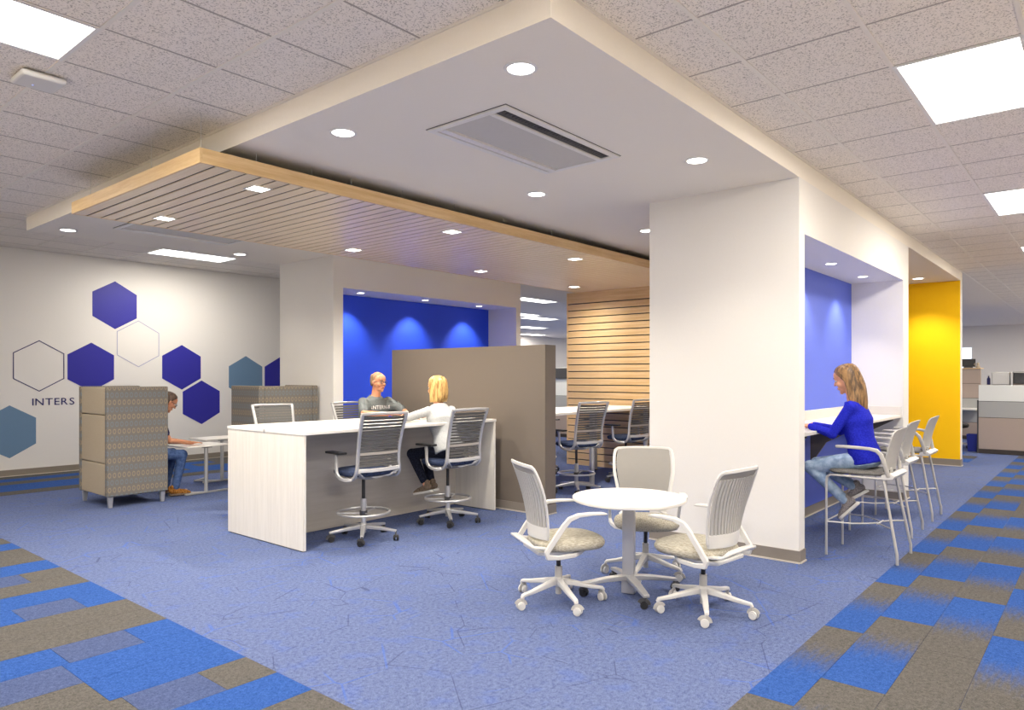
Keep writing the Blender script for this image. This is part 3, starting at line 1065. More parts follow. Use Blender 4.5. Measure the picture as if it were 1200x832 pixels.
# ------------------------------------------------------------------ drafting chair (origin at its hub on the floor, faces +Y)
def drafting_chair(label, ph=0.3):
    t = thing('drafting_chair', label, 'chair', group='drafting chairs')
    b = MB().lathe([(0.03, 0.085), (0.038, 0.09), (0.04, 0.12), (0.03, 0.145), (0.026, 0.15)], 18)
    for k in range(5):
        a = ph + 2 * PI * k / 5
        c, s = math.cos(a), math.sin(a)
        b.tube([(0.02 * c, 0.02 * s, 0.118), (0.16 * c, 0.16 * s, 0.105), (0.315 * c, 0.315 * s, 0.085)], 0, sq=[(0.052, 0.036), (0.042, 0.030), (0.028, 0.020)], up=(0, 0, 1))
        caster(t, 0.31 * c, 0.31 * s, a + 1.1 + k, 'black', 'dark_grey')
    b.build('star_base', 'platinum', t, bevel=0.005)
    MB().cyl((0, 0, 0.06), (0, 0, 0.30), 0.024).cyl((0, 0, 0.30), (0, 0, 0.375), 0.029, 0.027).build('column_sleeve', 'platinum', t)
    MB().cyl((0, 0, 0.375), (0, 0, 0.575), 0.0155).build('gas_lift', 'black', t)
    fr = MB().tube([(0.235 * math.cos(2 * PI * k / 36), 0.235 * math.sin(2 * PI * k / 36), 0.25) for k in range(36)], 0.012, 8, closed=True)
    for k in range(3):
        a = 0.5 + 2 * PI * k / 3
        fr.tube([(0.02 * math.cos(a), 0.02 * math.sin(a), 0.238), (0.235 * math.cos(a), 0.235 * math.sin(a), 0.248)], 0.007, 6)
    fr.build('foot_ring', 'platinum', t)
    MB().cyl((0, 0, 0.222), (0, 0, 0.262), 0.036).build('ring_collar', 'dark_grey', t)
    # under-seat pan and mechanism
    pan = MB()
    rings = []
    for y, w_, z0, z1 in ((-0.22, 0.14, 0.585, 0.60), (-0.12, 0.25, 0.562, 0.60), (0.0, 0.27, 0.556, 0.60), (0.12, 0.24, 0.575, 0.60), (0.2, 0.16, 0.59, 0.602)):
        rings.append([(-w_ / 2, y, z1), (-w_ / 2 * 0.8, y, (z0 + z1) / 2), (-w_ / 2 * 0.35, y, z0), (w_ / 2 * 0.35, y, z0), (w_ / 2 * 0.8, y, (z0 + z1) / 2), (w_ / 2, y, z1)])
    pan.loft(rings).build('seat_pan', 'platinum', t, smooth=50)
    cushion(0.49, 0.46, 0.055, 0.603, 0.012, 0.05).build('seat', 'seat_blue', t, smooth=60)
    # back frame: two rails and three cross bars
    bf = MB()
    rail = lambda s: bez((s * 0.20, -0.02, 0.590), (s * 0.255, -0.22, 0.555), (s * 0.235, -0.245, 0.62), (s * 0.222, -0.235, 0.72), 8) + bez((s * 0.222, -0.235, 0.72), (s * 0.215, -0.235, 0.86), (s * 0.225, -0.27, 0.98), (s * 0.238, -0.335, 1.165), 9)[1:]
    for s in (-1, 1):
        bf.tube(rail(s), 0, sq=(0.026, 0.030), up=(s, 0, 0))
    bf.tube([(-0.25, -0.337, 1.168), (-0.12, -0.352, 1.172), (0.12, -0.352, 1.172), (0.25, -0.337, 1.168)], 0, sq=(0.030, 0.026), up=(0, 0, 1))
    bf.build('back_frame', 'platinum', t, bevel=0.006)
    MB().tube([(-0.218, -0.243, 0.668), (-0.1, -0.262, 0.664), (0.1, -0.262, 0.664), (0.218, -0.243, 0.668)], 0, sq=(0.022, 0.034), up=(0, 0, 1)).build('lower_bar', 'white_plastic', t, bevel=0.005)
    for s in (-1, 1):
        MB().tube([(s * 0.22, -0.24, 0.65), (s * 0.15, -0.2, 0.60), (s * 0.05, -0.1, 0.582)], 0, sq=(0.03, 0.018), up=(0, 0, 1)).build('back_link', 'platinum', t, bevel=0.004)
    # elastic bands across the back
    R_ = rail(1)

    def at(z):
        for a, b_ in zip(R_, R_[1:]):
            if a.z <= z <= b_.z and b_.z > 0.66:
                f = (z - a.z) / max(1e-6, b_.z - a.z)
                return a.lerp(b_, f)
        return R_[-1]
    nb_ = 15
    for k in range(nb_):
        z0 = 0.695 + (1.145 - 0.695) * k / nb_
        z1 = z0 + 0.0245
        p, q = at(z0), at(z1)
        xs_ = (-1, -0.5, 0, 0.5, 1)
        rg = []
        for u in xs_:
            d = 0.018 * (1 - u * u)
            rg.append([(u * (p.x - 0.012), p.y - d, z0), (u * (q.x - 0.012), q.y - d, z1), (u * (q.x - 0.012), q.y - d + 0.003, z1), (u * (p.x - 0.012), p.y - d + 0.003, z0)])
        MB().loft(rg).build('back_band', 'mesh_slat', t, smooth=50)
    p, q = at(0.80), at(0.824)
    rg = []
    for u in (-1, -0.5, 0, 0.5, 1):
        d = 0.018 * (1 - u * u) + 0.004
        rg.append([(u * (p.x - 0.012), p.y - d - 0.002, 0.80), (u * (q.x - 0.012), q.y - d - 0.002, 0.824), (u * (q.x - 0.012), q.y - d, 0.824), (u * (p.x - 0.012), p.y - d, 0.80)])
    MB().loft(rg).build('lumbar_strap', 'lumbar', t, smooth=50)
    for s in (-1, 1):
        arm = MB().tube(bez((s * 0.225, -0.18, 0.59), (s * 0.30, -0.14, 0.565), (s * 0.295, -0.02, 0.585), (s * 0.29, -0.005, 0.66), 8) + [(s * 0.288, 0.0, 0.76), (s * 0.287, 0.01, 0.805)], 0, sq=(0.03, 0.022), up=(s, 0, 0))
        a_ = arm.build('arm_post', 'platinum', t, bevel=0.005)
        MB().loft([[(s * 0.287 - w_, y, z) for w_, z in ((0.034, 0.806), (0.04, 0.815), (0.036, 0.825), (-0.036, 0.825), (-0.04, 0.815), (-0.034, 0.806))] for y in (-0.11, -0.06, 0.08, 0.125)]).build('arm_pad', 'black', a_, smooth=50)
    return t


# ------------------------------------------------------------------ small white swivel chair
def swivel_chair(label, ph=0.0):
    t = thing('swivel_chair', label, 'chair', group='white swivel chairs')
    b = MB().lathe([(0.026, 0.10), (0.034, 0.11), (0.034, 0.14), (0.027, 0.16), (0.026, 0.165)], 18)
    for k in range(5):
        a = ph + 2 * PI * k / 5
        c, s = math.cos(a), math.sin(a)
        b.tube([(0.018 * c, 0.018 * s, 0.135), (0.10 * c, 0.10 * s, 0.122), (0.22 * c, 0.22 * s, 0.098), (0.295 * c, 0.295 * s, 0.088), (0.303 * c, 0.303 * s, 0.07)], 0, sq=[(0.042, 0.040), (0.040, 0.032), (0.034, 0.024), (0.028, 0.020), (0.024, 0.02)], up=(0, 0, 1))
        caster(t, 0.30 * c, 0.30 * s, a + 0.8 + 1.3 * k, 'white_plastic', 'grey_plastic', 0.026)
    b.build('star_base', 'white_plastic', t, bevel=0.006)
    MB().cyl((0, 0, 0.05), (0, 0, 0.10), 0.02).cyl((0, 0, 0.15), (0, 0, 0.235), 0.025, 0.024).build('column_sleeve', 'grey_plastic', t)
    MB().cyl((0, 0, 0.235), (0, 0, 0.345), 0.0145).build('gas_lift', 'black', t)
    pan = MB().loft([[(x * w_, y, z) for x, z in ((-1, 0.375), (-0.9, z0), (0.9, z0), (1, 0.375))] for y, w_, z0 in ((-0.20, 0.16, 0.352), (-0.1, 0.19, 0.342), (0.08, 0.19, 0.345), (0.15, 0.15, 0.36))])
    pan.build('seat_pan', 'white_plastic', t, bevel=0.006)
    cushion(0.48, 0.49, 0.062, 0.376, 0.016, -0.06, 2.7, 0.05).build('seat', 'seat_cream', t, smooth=60)
    # back shell: curved sheet, slotted by raised ribs
    def sh(u, v, off=0.0):
        # u -1..1 across, v 0..1 up
        wv = 0.175 + 0.055 * min(1, v * 1.6) - 0.012 * max(0, v - 0.8) * 5 * 0.5
        zz = 0.475 + 0.45 * v
        yy = -0.200 - 0.012 * v - 0.080 * max(0.0, v) ** 2.2 + 0.055 * (1 - v * 0.45) * u * u
        return (u * wv, yy + off, zz)
    nu, nv = 14, 10
    def sheet(u0, u1, v0, v1, off, th, a=nu, b_=nv):
        r1, r2 = [], []
        rows_ = []
        for j in range(b_ + 1):
            v = v0 + (v1 - v0) * j / b_
            front = [sh(u0 + (u1 - u0) * i / a, v, off + th) for i in range(a + 1)]
            back = [sh(u0 + (u1 - u0) * i / a, v, off) for i in range(a, -1, -1)]
            rows_.append(front + back)
        return MB().loft(rows_)
    sheet(-0.90, 0.90, 0.05, 1.0, 0.006, 0.005).build('back_web', 'rib_grey', t, smooth=60)
    nr = 15
    for k in range(nr):
        u = -0.88 + 1.76 * k / (nr - 1)
        m_ = sheet(u - 0.038, u + 0.038, 0.10, 0.90, -0.003, 0.0085, 1, 8)
        m_.build('back_rib', 'grey_plastic', t, smooth=60)
    rim = [sh(-1, 0.0 + j / 10) for j in range(10)] + [sh(-0.97, 0.97), sh(-0.88, 1.0)] + [sh(-0.88 + 1.76 * i / 8, 1.0 + 0.012 * (1 - (i / 4 - 1) ** 2)) for i in range(1, 8)] + [sh(0.88, 1.0), sh(0.97, 0.97)] + [sh(1, 0.0 + j / 10) for j in range(9, -1, -1)]
    MB().tube([(p[0], p[1] + 0.006, p[2]) for p in rim], 0, sq=(0.024, 0.013), up=(0, 1, 0)).build('back_rim', 'white_plastic', t, bevel=0.004)
    sheet(-1.0, 1.0, -0.06, 0.13, -0.004, 0.016, 10, 3).build('lower_shell', 'white_plastic', t, smooth=60, bevel=0.003)
    MB().tube([(-0.165, -0.13, 0.395), (-0.17, -0.235, 0.41), (-0.13, -0.27, 0.44), (0, -0.285, 0.452), (0.13, -0.27, 0.44), (0.17, -0.235, 0.41), (0.165, -0.13, 0.395)], 0, sq=(0.045, 0.016), up=(0, 0, 1)).build('back_hoop', 'white_plastic', t, bevel=0.005)
    for s in (-1, 1):
        p = [(s * 0.15, 0.10, 0.358), (s * 0.225, 0.02, 0.356), (s * 0.252, -0.10, 0.355), (s * 0.262, -0.175, 0.366), (s * 0.264, -0.185, 0.395), (s * 0.266, -0.14, 0.46), (s * 0.268, -0.07, 0.555), (s * 0.268, -0.03, 0.597), (s * 0.268, 0.03, 0.618), (s * 0.266, 0.12, 0.622), (s * 0.262, 0.20, 0.619), (s * 0.26, 0.225, 0.616)]
        q = [(0.026, 0.022)] * 3 + [(0.034, 0.024)] * 2 + [(0.034, 0.022)] * 2 + [(0.030, 0.026), (0.022, 0.042), (0.016, 0.055), (0.014, 0.055), (0.010, 0.04)]
        MB().tube(p, 0, sq=q, up=(s, 0, 0)).build('arm', 'white_plastic', t, bevel=0.005)
    return t


# ------------------------------------------------------------------ bar stool with arms
def bar_stool(label):
    t = thing('bar_stool', label, 'stool', group='counter stools')
    for s in (-1, 1):
        MB().tube([(s * 0.235, 0.245, 0.0), (s * 0.235, 0.245, 0.60), (s * 0.234, 0.240, 0.655), (s * 0.232, 0.215, 0.674), (s * 0.225, 0.12, 0.674), (s * 0.21, -0.20, 0.668)], 0.0105, 10).build('leg', 'silver_tube', t)
        MB().tube([(s * 0.205, -0.185, 0.675), (s * 0.222, -0.225, 0.45), (s * 0.244, -0.285, 0.12), (s * 0.25, -0.293, 0.085), (s * 0.25, -0.295, 0.0)], 0.0115, 10).build('leg', 'silver_tube', t)
        MB().tube([(s * 0.235, 0.245, 0.28), (s * 0.20, 0.05, 0.28), (s * 0.10, -0.06, 0.28), (s * 0.03, -0.115, 0.28)], 0.0062, 8).build('foot_rail', 'silver_tube', t)
        MB().tube([(s * 0.236, -0.262, 0.28), (s * 0.16, -0.19, 0.28), (s * 0.06, -0.115, 0.28)], 0.0062, 8).build('foot_rail', 'silver_tube', t)
    MB().tube([(-0.235, 0.245, 0.285), (0.235, 0.245, 0.285)], 0.0062, 8).tube([(-0.10, -0.115, 0.28), (0.10, -0.115, 0.28)], 0.0062, 8).build('foot_bar', 'silver_tube', t)
    cushion(0.46, 0.47, 0.036, 0.688, 0.008, -0.04, 4.0, 0.02).build('seat', 'seat_grey', t, smooth=60)
    br = MB().loft([[(x, y, z) for y, z in ((-0.17, 0.664), (-0.255, 0.668), (-0.275, 0.70), (-0.24, 0.722), (-0.17, 0.70))] for x in (-0.222, -0.18, 0.18, 0.222)])
    br.build('rear_bracket', 'white_plastic', t, bevel=0.006)
    rows_ = []
    nu = 12
    for v in (0, 0.12, 0.3, 0.5, 0.7, 0.88, 1.0):
        wv = 0.165 + 0.05 * v ** 0.8 - (0.03 if v == 1 else 0)
        z_ = 0.735 + 0.35 * v
        yy = -0.222 - 0.035 * v - 0.055 * v * v
        f = []
        for i in range(nu + 1):
            u = -1 + 2 * i / nu
            f.append((u * wv, yy + 0.035 * u * u, z_ - (0.02 * u * u if v == 1 else 0)))
        rows_.append([(a, b_ + 0.009, c) for a, b_, c in f] + [(a, b_ - 0.003, c) for a, b_, c in reversed(f)])
    MB().loft(rows_).build('backrest', 'grey_plastic', t, smooth=60)
    for s in (-1, 1):
        MB().tube([(s * 0.14, -0.235, 0.70), (s * 0.145, -0.232, 0.76)], 0, sq=(0.04, 0.014), up=(0, 1, 0)).build('back_post', 'grey_plastic', t)
        MB().tube([(s * 0.215, -0.225, 0.69), (s * 0.238, -0.20, 0.80), (s * 0.247, -0.175, 0.87), (s * 0.25, -0.145, 0.900), (s * 0.25, -0.09, 0.912), (s * 0.248, 0.04, 0.917), (s * 0.245, 0.155, 0.918), (s * 0.244, 0.172, 0.916)], 0, sq=[(0.032, 0.026)] * 4 + [(0.026, 0.030)] * 3 + [(0.018, 0.022)], up=(s, 0, 0)).build('arm', 'grey_plastic', t, bevel=0.008, seg=3)
    return t


# ------------------------------------------------------------------ round table with its three chairs
rt = thing('round_table', 'small round white table on a four-armed caster base', 'table', (4.275, 2.545, 0), math.radians(12))
MB().lathe([(0.001, 0.641), (0.372, 0.641), (0.386, 0.647), (0.388, 0.655), (0.388, 0.664), (0.384, 0.669), (0.001, 0.669)], 56).build('tabletop', 'white_lam', rt, smooth=30)
MB().lathe([(0.02, 0.625), (0.13, 0.628), (0.14, 0.640), (0.02, 0.6405)], 24).build('mount_plate', 'platinum', rt)
box('column', 'platinum', rt, -0.022, 0.022, -0.042, 0.042, 0.10, 0.628, bevel=0.005)
box('foot_post', 'platinum', rt, -0.03, 0.03, -0.045, 0.045, 0.006, 0.10, bevel=0.004)
for k in range(4):
    a = math.radians(38 + 90 * k)
    c, s = math.cos(a), math.sin(a)
    MB().tube([(0.02 * c, 0.02 * s, 0.115), (0.16 * c, 0.16 * s, 0.105), (0.345 * c, 0.345 * s, 0.082)], 0, sq=[(0.06, 0.034), (0.055, 0.028), (0.042, 0.02)], up=(0, 0, 1)).build('base_arm', 'platinum', rt, bevel=0.004)
    caster(rt, 0.33 * c, 0.33 * s, a + 2.2 * k, 'black', 'dark_grey', 0.025)

ch = swivel_chair('white swivel chair on the partition side of the round table, seen in profile')
ch.location, ch.rotation_euler = (3.83, 2.82, 0), (0, 0, math.atan2(-0.53, 0.85) - PI / 2)
dup(ch, 'white swivel chair with its slotted back to the pier, nearest the viewer', (4.26, 1.99, 0), math.radians(-7))
dup(ch, 'white swivel chair behind the round table, facing the viewer', (4.78, 2.70, 0), math.atan2(-0.55, -0.83) - PI / 2)

# ------------------------------------------------------------------ counter and its stools
co = thing('wall_counter', 'long white counter set into the blue niche of the pier', 'counter', (0, 0, 0))
box('worktop', 'counter', co, 5.97, 9.57, 1.925, 2.484, 1.002, 1.032, bevel=0.003)
box('backsplash', 'counter', co, 5.97, 9.55, 2.466, 2.485, 1.0325, 1.135, bevel=0.002)
box('backsplash', 'counter', co, 9.553, 9.572, 1.93, 2.485, 1.0325, 1.135, bevel=0.002)
for x in (6.25, 7.9, 9.4):
    MB().loft([[(x + d, 2.46, 1.0), (x + d, 1.98, 1.0), (x + d, 1.98, 0.975), (x + d, 2.30, 0.80), (x + d, 2.43, 0.60), (x + d, 2.46, 0.60)] for d in (-0.012, 0.012)]).build('bracket', 'taupe', co, smooth=0)
st = bar_stool('grey counter stool carrying the woman in the blue sweater')
st.location, st.rotation_euler = (6.52, 1.585, 0), (0, 0, 0)
dup(st, 'empty grey counter stool next to the seated woman', (7.66, 1.70, 0), 0)
dup(st, 'empty grey counter stool farthest along, against the yellow wall', (8.66, 1.70, 0), 0)

# ------------------------------------------------------------------ standing desk
dk = thing('standing_desk', 'long white standing height desk with solid end panels', 'desk', (0, 0, 0))
D0, D1 = 3.475, 5.955
box('worktop', 'white_lam', dk, D0 - 0.005, D1, 5.245, 5.845, 0.995, 1.024, bevel=0.003)
box('worktop', 'white_lam', dk, D0 - 0.005, D1, 5.875, 6.515, 0.995, 1.024, bevel=0.003)
box('centre_trough', 'white_plastic', dk, D0 + 0.10, D1 - 0.1, 5.847, 5.873, 0.985, 1.019, smooth=0)
box('trough_cap', 'platinum', dk, D0 - 0.004, D0 + 0.099, 5.847, 5.873, 0.99, 1.0235, smooth=0)
box('end_panel', 'lam_grain', dk, D0, D0 + 0.03, 5.25, 6.51, 0.008, 0.994, bevel=0.002)
box('end_panel', 'lam_grain', dk, D1 - 0.035, D1 - 0.005, 5.25, 6.51, 0.008, 0.994, bevel=0.002)
box('modesty_panel', 'grey_grain', dk, D0 + 0.031, D1 - 0.036, 5.85, 5.87, 0.012, 0.984, smooth=0)
box('floor_glide', 'black', dk, D0 + 0.005, D0 + 0.025, 5.27, 6.49, 0.0, 0.0075, smooth=0)
box('floor_glide', 'black', dk, D1 - 0.03, D1 - 0.01, 5.27, 6.49, 0.0, 0.0075, smooth=0)

dc = drafting_chair('drafting chair with banded back at the open end of the desk, unoccupied')
dc.location, dc.rotation_euler = (4.13, 5.27, 0), (0, 0, math.radians(-4))
GR = 'drafting chairs'
dup(dc, 'drafting chair under the blonde woman at the desk', (5.17, 5.22, 0), math.radians(-2))
dup(dc, 'drafting chair under the man in the grey T-shirt', (5.50, 6.98, 0), PI + math.radians(4))
dup(dc, 'unoccupied drafting chair across the desk, only its back top showing', (4.44, 6.62 + 0.42, 0), PI + math.radians(-6))
dup(dc, 'drafting chair at the second table, beside the partition edge', (7.56, 5.28, 0), math.radians(-14))
dup(dc, 'drafting chair at the second table, half behind the white pier', (8.82, 5.30, 0), math.radians(-8))
dup(dc, 'drafting chair on the rear side of the second table, mostly hidden', (8.75, 6.78, 0), PI)

tb = thing('meeting_table', 'white standing height table between the partition and the slatted wall', 'table', (0, 0, 0))
box('tabletop', 'white_lam', tb, 6.42, 9.90, 5.36, 6.42, 1.00, 1.032, bevel=0.003)
for x, y in ((8.13, 5.42), (6.6, 5.42), (9.6, 5.42), (8.13, 6.34), (6.6, 6.34), (9.6, 6.34)):
    l = MB().cyl((x, y, 0.01), (x, y, 0.99), 0.035, n=20).build('leg', 'platinum', tb)
    MB().cyl((x, y, 0.0), (x, y, 0.011), 0.045, n=20).build('leg_foot', 'dark_grey', l)
box('underframe', 'platinum', tb, 6.5, 9.85, 5.85, 5.93, 0.955, 0.999, smooth=0)


# ------------------------------------------------------------------ lounge chairs (origin at a floor corner: x 0..D deep, y 0..W wide, opens to +X)
def lounge(label, back_mat, loc, rz):
    t = thing('lounge_chair', label, 'lounge chair', loc, rz, 'high-sided lounge chairs')
    D, W = 0.68, 0.86
    for y0 in (0.0, W - 0.075):
        box('side_panel', 'pattern', t, 0.0, D, y0, y0 + 0.075, 0.13, 1.38, bevel=0.012, seg=3)
    if back_mat == 'tan':
        for z0, z1 in ((0.135, 0.498), (0.504, 1.052), (1.06, 1.372)):
            box('back_cushion', 'tan', t, 0.004, 0.10, 0.077, W - 0.077, z0, z1, bevel=0.012, seg=3)
        box('back_shell', 'grey_up', t, 0.101, 0.16, 0.077, W - 0.077, 0.14, 1.375, bevel=0.01)
    else:
        box('back_shell', back_mat, t, 0.004, 0.12, 0.077, W - 0.077, 0.135, 1.375, bevel=0.012, seg=3)
    box('seat_cushion', 'grey_up', t, 0.165, D - 0.01, 0.077, W - 0.077, 0.30, 0.44, bevel=0.02, seg=3)
    box('seat_box', 'grey_up', t, 0.165, D - 0.02, 0.077, W - 0.077, 0.13, 0.298, bevel=0.008)
    for x in (0.05, D - 0.05):
        for y in (0.05, W - 0.05):
            MB().loft([[(x + a * r, y + b * r, z) for a, b in ((-1, -1), (1, -1), (1, 1), (-1, 1))] for r, z in ((0.018, 0.0), (0.027, 0.131))]).build('leg', 'platinum', t, bevel=0.003)
    return t


lounge('high-sided lounge chair with patterned side and tan cushioned back, by the wall lettering', 'tan', (3.185, 8.655, 0), 0)
lounge('patterned lounge chair beyond the desk, against the corner pier', 'pattern', (5.59, 8.10, 0), PI / 2)
box('privacy_cap', 'trim_white', bpy.data.objects['lounge_chair'], 0.25, 0.62, 0.79, 0.80, 1.381, 1.392, smooth=0)


def side_table(label, loc, rz):
    t = thing('side_table', label, 'table', loc, rz, 'laptop side tables')
    box('tabletop', 'white_lam', t, -0.29, 0.29, -0.25, 0.25, 0.595, 0.613, bevel=0.005)
    MB().cyl((-0.02, -0.20, 0.02), (-0.02, -0.20, 0.594), 0.024, n=16).build('post', 'silver_tube', t)
    MB().tube([(-0.30, -0.20, 0.014), (0.28, -0.20, 0.014)], 0, sq=(0.035, 0.022), up=(0, 0, 1)).build('foot_bar', 'silver_tube', t, bevel=0.004)
    MB().tube([(-0.02, -0.20, 0.014), (-0.30, 0.05, 0.014), (-0.05, 0.22, 0.012)], 0, sq=(0.03, 0.018), up=(0, 0, 1)).build('foot_bar', 'silver_tube', t, bevel=0.004)
    box('post_bracket', 'dark_grey', t, -0.07, 0.05, -0.225, -0.175, 0.585, 0.5945, smooth=0)
    return t


side_table('small white laptop table under the reading man’s hands', (4.45, 9.08, 0), math.radians(4))
side_table('small white laptop table behind the reading man’s one', (5.12, 9.92, 0), math.radians(0))
pp = thing('paper_sheets', 'white papers spread on the small table under the reader’s hands', 'paper', (4.50, 9.06, 0.6135), math.radians(10))
box('sheet', 'paper', pp, -0.15, 0.07, -0.14, 0.15, 0.0, 0.002, smooth=0)
box('sheet', 'paper', pp, 0.0, 0.22, -0.17, 0.12, 0.0022, 0.004, smooth=0)
pp = box('paper_sheet', 'paper', None, -0.15, 0.15, -0.105, 0.105, 0, 0.002, smooth=0)
pp.location, pp.rotation_euler = (5.62, 5.98, 1.0245), (0, 0, 0.25)
tag(pp, 'white sheet lying on the desk between the two talkers', 'paper')


# ------------------------------------------------------------------ workstations beyond
def panel_stack(t, x, y0, y1, layers, th=0.06):
    for z0, z1, m in layers:
        box('panel_tile', m, t, x, x + th, y0, y1, z0 + 0.004, z1 - 0.004, bevel=0.004)
    box('panel_core', 'cub_base', t, x + 0.012, x + th - 0.012, y0 + 0.004, y1 - 0.004, 0.0, layers[-1][1] - 0.02, smooth=0)
    box('panel_post', 'dark_grey', t, x - 0.002, x + th + 0.002, y1, y1 + 0.025, 0.0, layers[-1][1] - 0.3, smooth=0)


cb = thing('workstation', 'low workstation front of taupe, grey and frosted white panels down the aisle', 'cubicle', (0, 0, 0))
LAY = [(0.0, 0.085, 'cub_base'), (0.085, 0.70, 'cub_taupe'), (0.70, 1.015, 'cub_grey'), (1.015, 1.335, 'white_frost')]
panel_stack(cb, 16.47, -0.9, 0.52, LAY)
panel_stack(cb, 16.47, 0.55, 1.965, LAY)
box('return_panel', 'cub_taupe', cb, 16.54, 18.4, 1.92, 1.965, 0.0, 1.0, smooth=0)
box('worksurface', 'white_lam', cb, 16.55, 17.2, -0.85, 1.9, 0.72, 0.75, smooth=0)
tc = thing('tall_workstation', 'tall taupe workstation panel behind the frosted one, next to the yellow wall', 'cubicle', (0, 0, 0))
panel_stack(tc, 20.0, 2.34, 3.8, [(0.0, 0.08, 'cub_base'), (0.08, 0.40, 'cub_taupe'), (0.40, 0.98, 'cub_grey'), (0.98, 1.33, 'cub_taupe'), (1.33, 1.68, 'cub_taupe')])
box('top_cap', 'maple_x', tc, 19.98, 20.5, 2.34, 3.8, 1.68, 1.70, smooth=0)
box('desk_surface', 'white_lam', tc, 19.3, 19.99, 2.36, 3.8, 0.72, 0.75, smooth=0)
box('support_panel', 'cub_taupe', tc, 19.35, 19.98, 3.74, 3.8, 0.0, 0.72, smooth=0)
ov = thing('overhead_bin', 'pale grey overhead bin showing above the frosted workstation panels', 'cabinet', (0, 0, 0))
box('bin_body', 'grey_plastic', ov, 20.05, 20.4, 1.78, 2.13, 1.30, 1.60, bevel=0.01)
box('bin_door', 'white_plastic', ov, 20.03, 20.049, 1.79, 2.12, 1.31, 1.59, bevel=0.004)
box('side_post', 'white_plastic', ov, 20.0, 20.4, 1.72, 1.76, 0.0, 1.62, smooth=0)
box('support', 'cub_taupe', ov, 20.1, 20.38, 1.78, 2.13, 0.0, 1.299, smooth=0)
ov2 = thing('overhead_bin', 'dark grey overhead bin at the frame edge above the frosted panels', 'cabinet', (0, 0, 0))
box('bin_body', 'dark_grey', ov2, 20.03, 20.4, 0.6, 1.71, 1.33, 1.58, bevel=0.01)
box('bin_rail', 'grey_plastic', ov2, 20.0, 20.4, 0.6, 1.71, 1.585, 1.615, smooth=0)
box('support', 'cub_taupe', ov2, 20.1, 20.38, 0.6, 1.71, 0.0, 1.329, smooth=0)
mo = thing('monitor', 'small black screen on top of the tall taupe workstation', 'monitor', (20.2, 2.62, 1.7005), math.radians(12))
box('screen', 'black', mo, -0.012, 0.012, -0.15, 0.15, 0.03, 0.22, bevel=0.004)
box('stand', 'dark_grey', mo, -0.06, 0.08, -0.09, 0.09, 0.0, 0.03, bevel=0.004)
dv = thing('desk_ornament', 'cream curled ornament beside the black screen', 'ornament', (20.2, 2.42, 1.7005))
MB().lathe([(0.01, 0.0), (0.05, 0.005), (0.045, 0.04), (0.02, 0.07), (0.035, 0.10), (0.012, 0.13)], 14).build('figure', 'tan', dv)
MB().tube([(0.0, 0.05, 0.06), (0, 0.08, 0.09), (0, 0.05, 0.12)], 0.012, 8).build('handle', 'tan', dv)
fg = thing('bottle', 'little dark bottle standing at the end of the pale overhead bin', 'bottle', (20.12, 2.2, 1.30))
box('shelf_peg', 'cub_taupe', fg, -0.1, 0.1, -0.055, 0.055, -1.30, 0.0, smooth=0)
MB().lathe([(0.01, 0.0), (0.035, 0.004), (0.035, 0.14), (0.014, 0.18), (0.014, 0.21)], 12).build('bottle_body', 'navy_print', fg)
MB().lathe([(0.005, 0.21), (0.017, 0.211), (0.017, 0.25), (0.005, 0.25)], 10).build('cap', 'white_plastic', fg)
wb = thing('waste_bin', 'blue waste bin beside the frosted workstation panels', 'bin', (16.85, 2.11, 0))
MB().loft([[(x * r, y * r * 0.8, z) for x, y in ((-1, -1), (1, -1), (1, 1), (-1, 1))] for r, z in ((0.09, 0.0), (0.115, 0.34), (0.107, 0.34), (0.084, 0.01))]).build('bin_shell', 'waste_blue', wb, bevel=0.01)
MB().tube([(-0.115, -0.092, 0.337), (0.115, -0.092, 0.337), (0.115, 0.092, 0.337), (-0.115, 0.092, 0.337)], 0.006, 6, closed=True).build('rim', 'waste_blue', wb)
oc = thing('task_chair', 'black low task chair mostly hidden by the yellow wing wall', 'chair', (17.55, 2.52, 0))
b = MB().lathe([(0.02, 0.06), (0.04, 0.08), (0.03, 0.13)], 14)
for k in range(5):
    a = 0.4 + 2 * PI * k / 5
    b.tube([(0, 0, 0.1), (0.3 * math.cos(a), 0.3 * math.sin(a), 0.075)], 0, sq=[(0.05, 0.04), (0.03, 0.02)], up=(0, 0, 1))
    caster(oc, 0.29 * math.cos(a), 0.29 * math.sin(a), a, 'black', 'black', 0.025)
b.build('star_base', 'silver_tube', oc, bevel=0.004)
MB().cyl((0, 0, 0.12), (0, 0, 0.42), 0.02).build('column', 'black', oc)
cushion(0.52, 0.50, 0.09, 0.42, 0.01).build('seat', 'black', oc, smooth=60)
MB().tube(bez((-0.2, 0.1, 0.46), (-0.3, 0.3, 0.45), (-0.25, 0.32, 0.6), (-0.2, 0.3, 0.8), 8), 0.016, 8).build('back_spine', 'black', oc)
# glimpse of workstations beyond the partition
gc = thing('office_workstation', 'distant pale workstation seen between the partition and the slatted wall', 'cubicle', (0, 0, 0))
panel_stack(gc, 14.2, 9.4, 11.6, [(0.0, 0.08, 'cub_base'), (0.08, 0.70, 'cub_taupe'), (0.70, 1.02, 'cub_grey'), (1.02, 1.36, 'white_frost')])
box('return_panel', 'white_frost', gc, 14.3, 16.0, 9.4, 9.45, 0.0, 1.3, smooth=0)
gb = thing('overhead_bin', 'grey overhead bin over the distant pale workstation', 'cabinet', (0, 0, 0))
box('bin_body', 'cub_grey', gb, 16.3, 16.65, 10.6, 12.6, 1.42, 1.75, bevel=0.01)
box('bin_door', 'dark_grey', gb, 16.28, 16.299, 10.62, 12.58, 1.44, 1.73, bevel=0.004)
box('support', 'white_frost', gb, 16.35, 16.6, 10.6, 12.6, 0, 1.419, smooth=0)


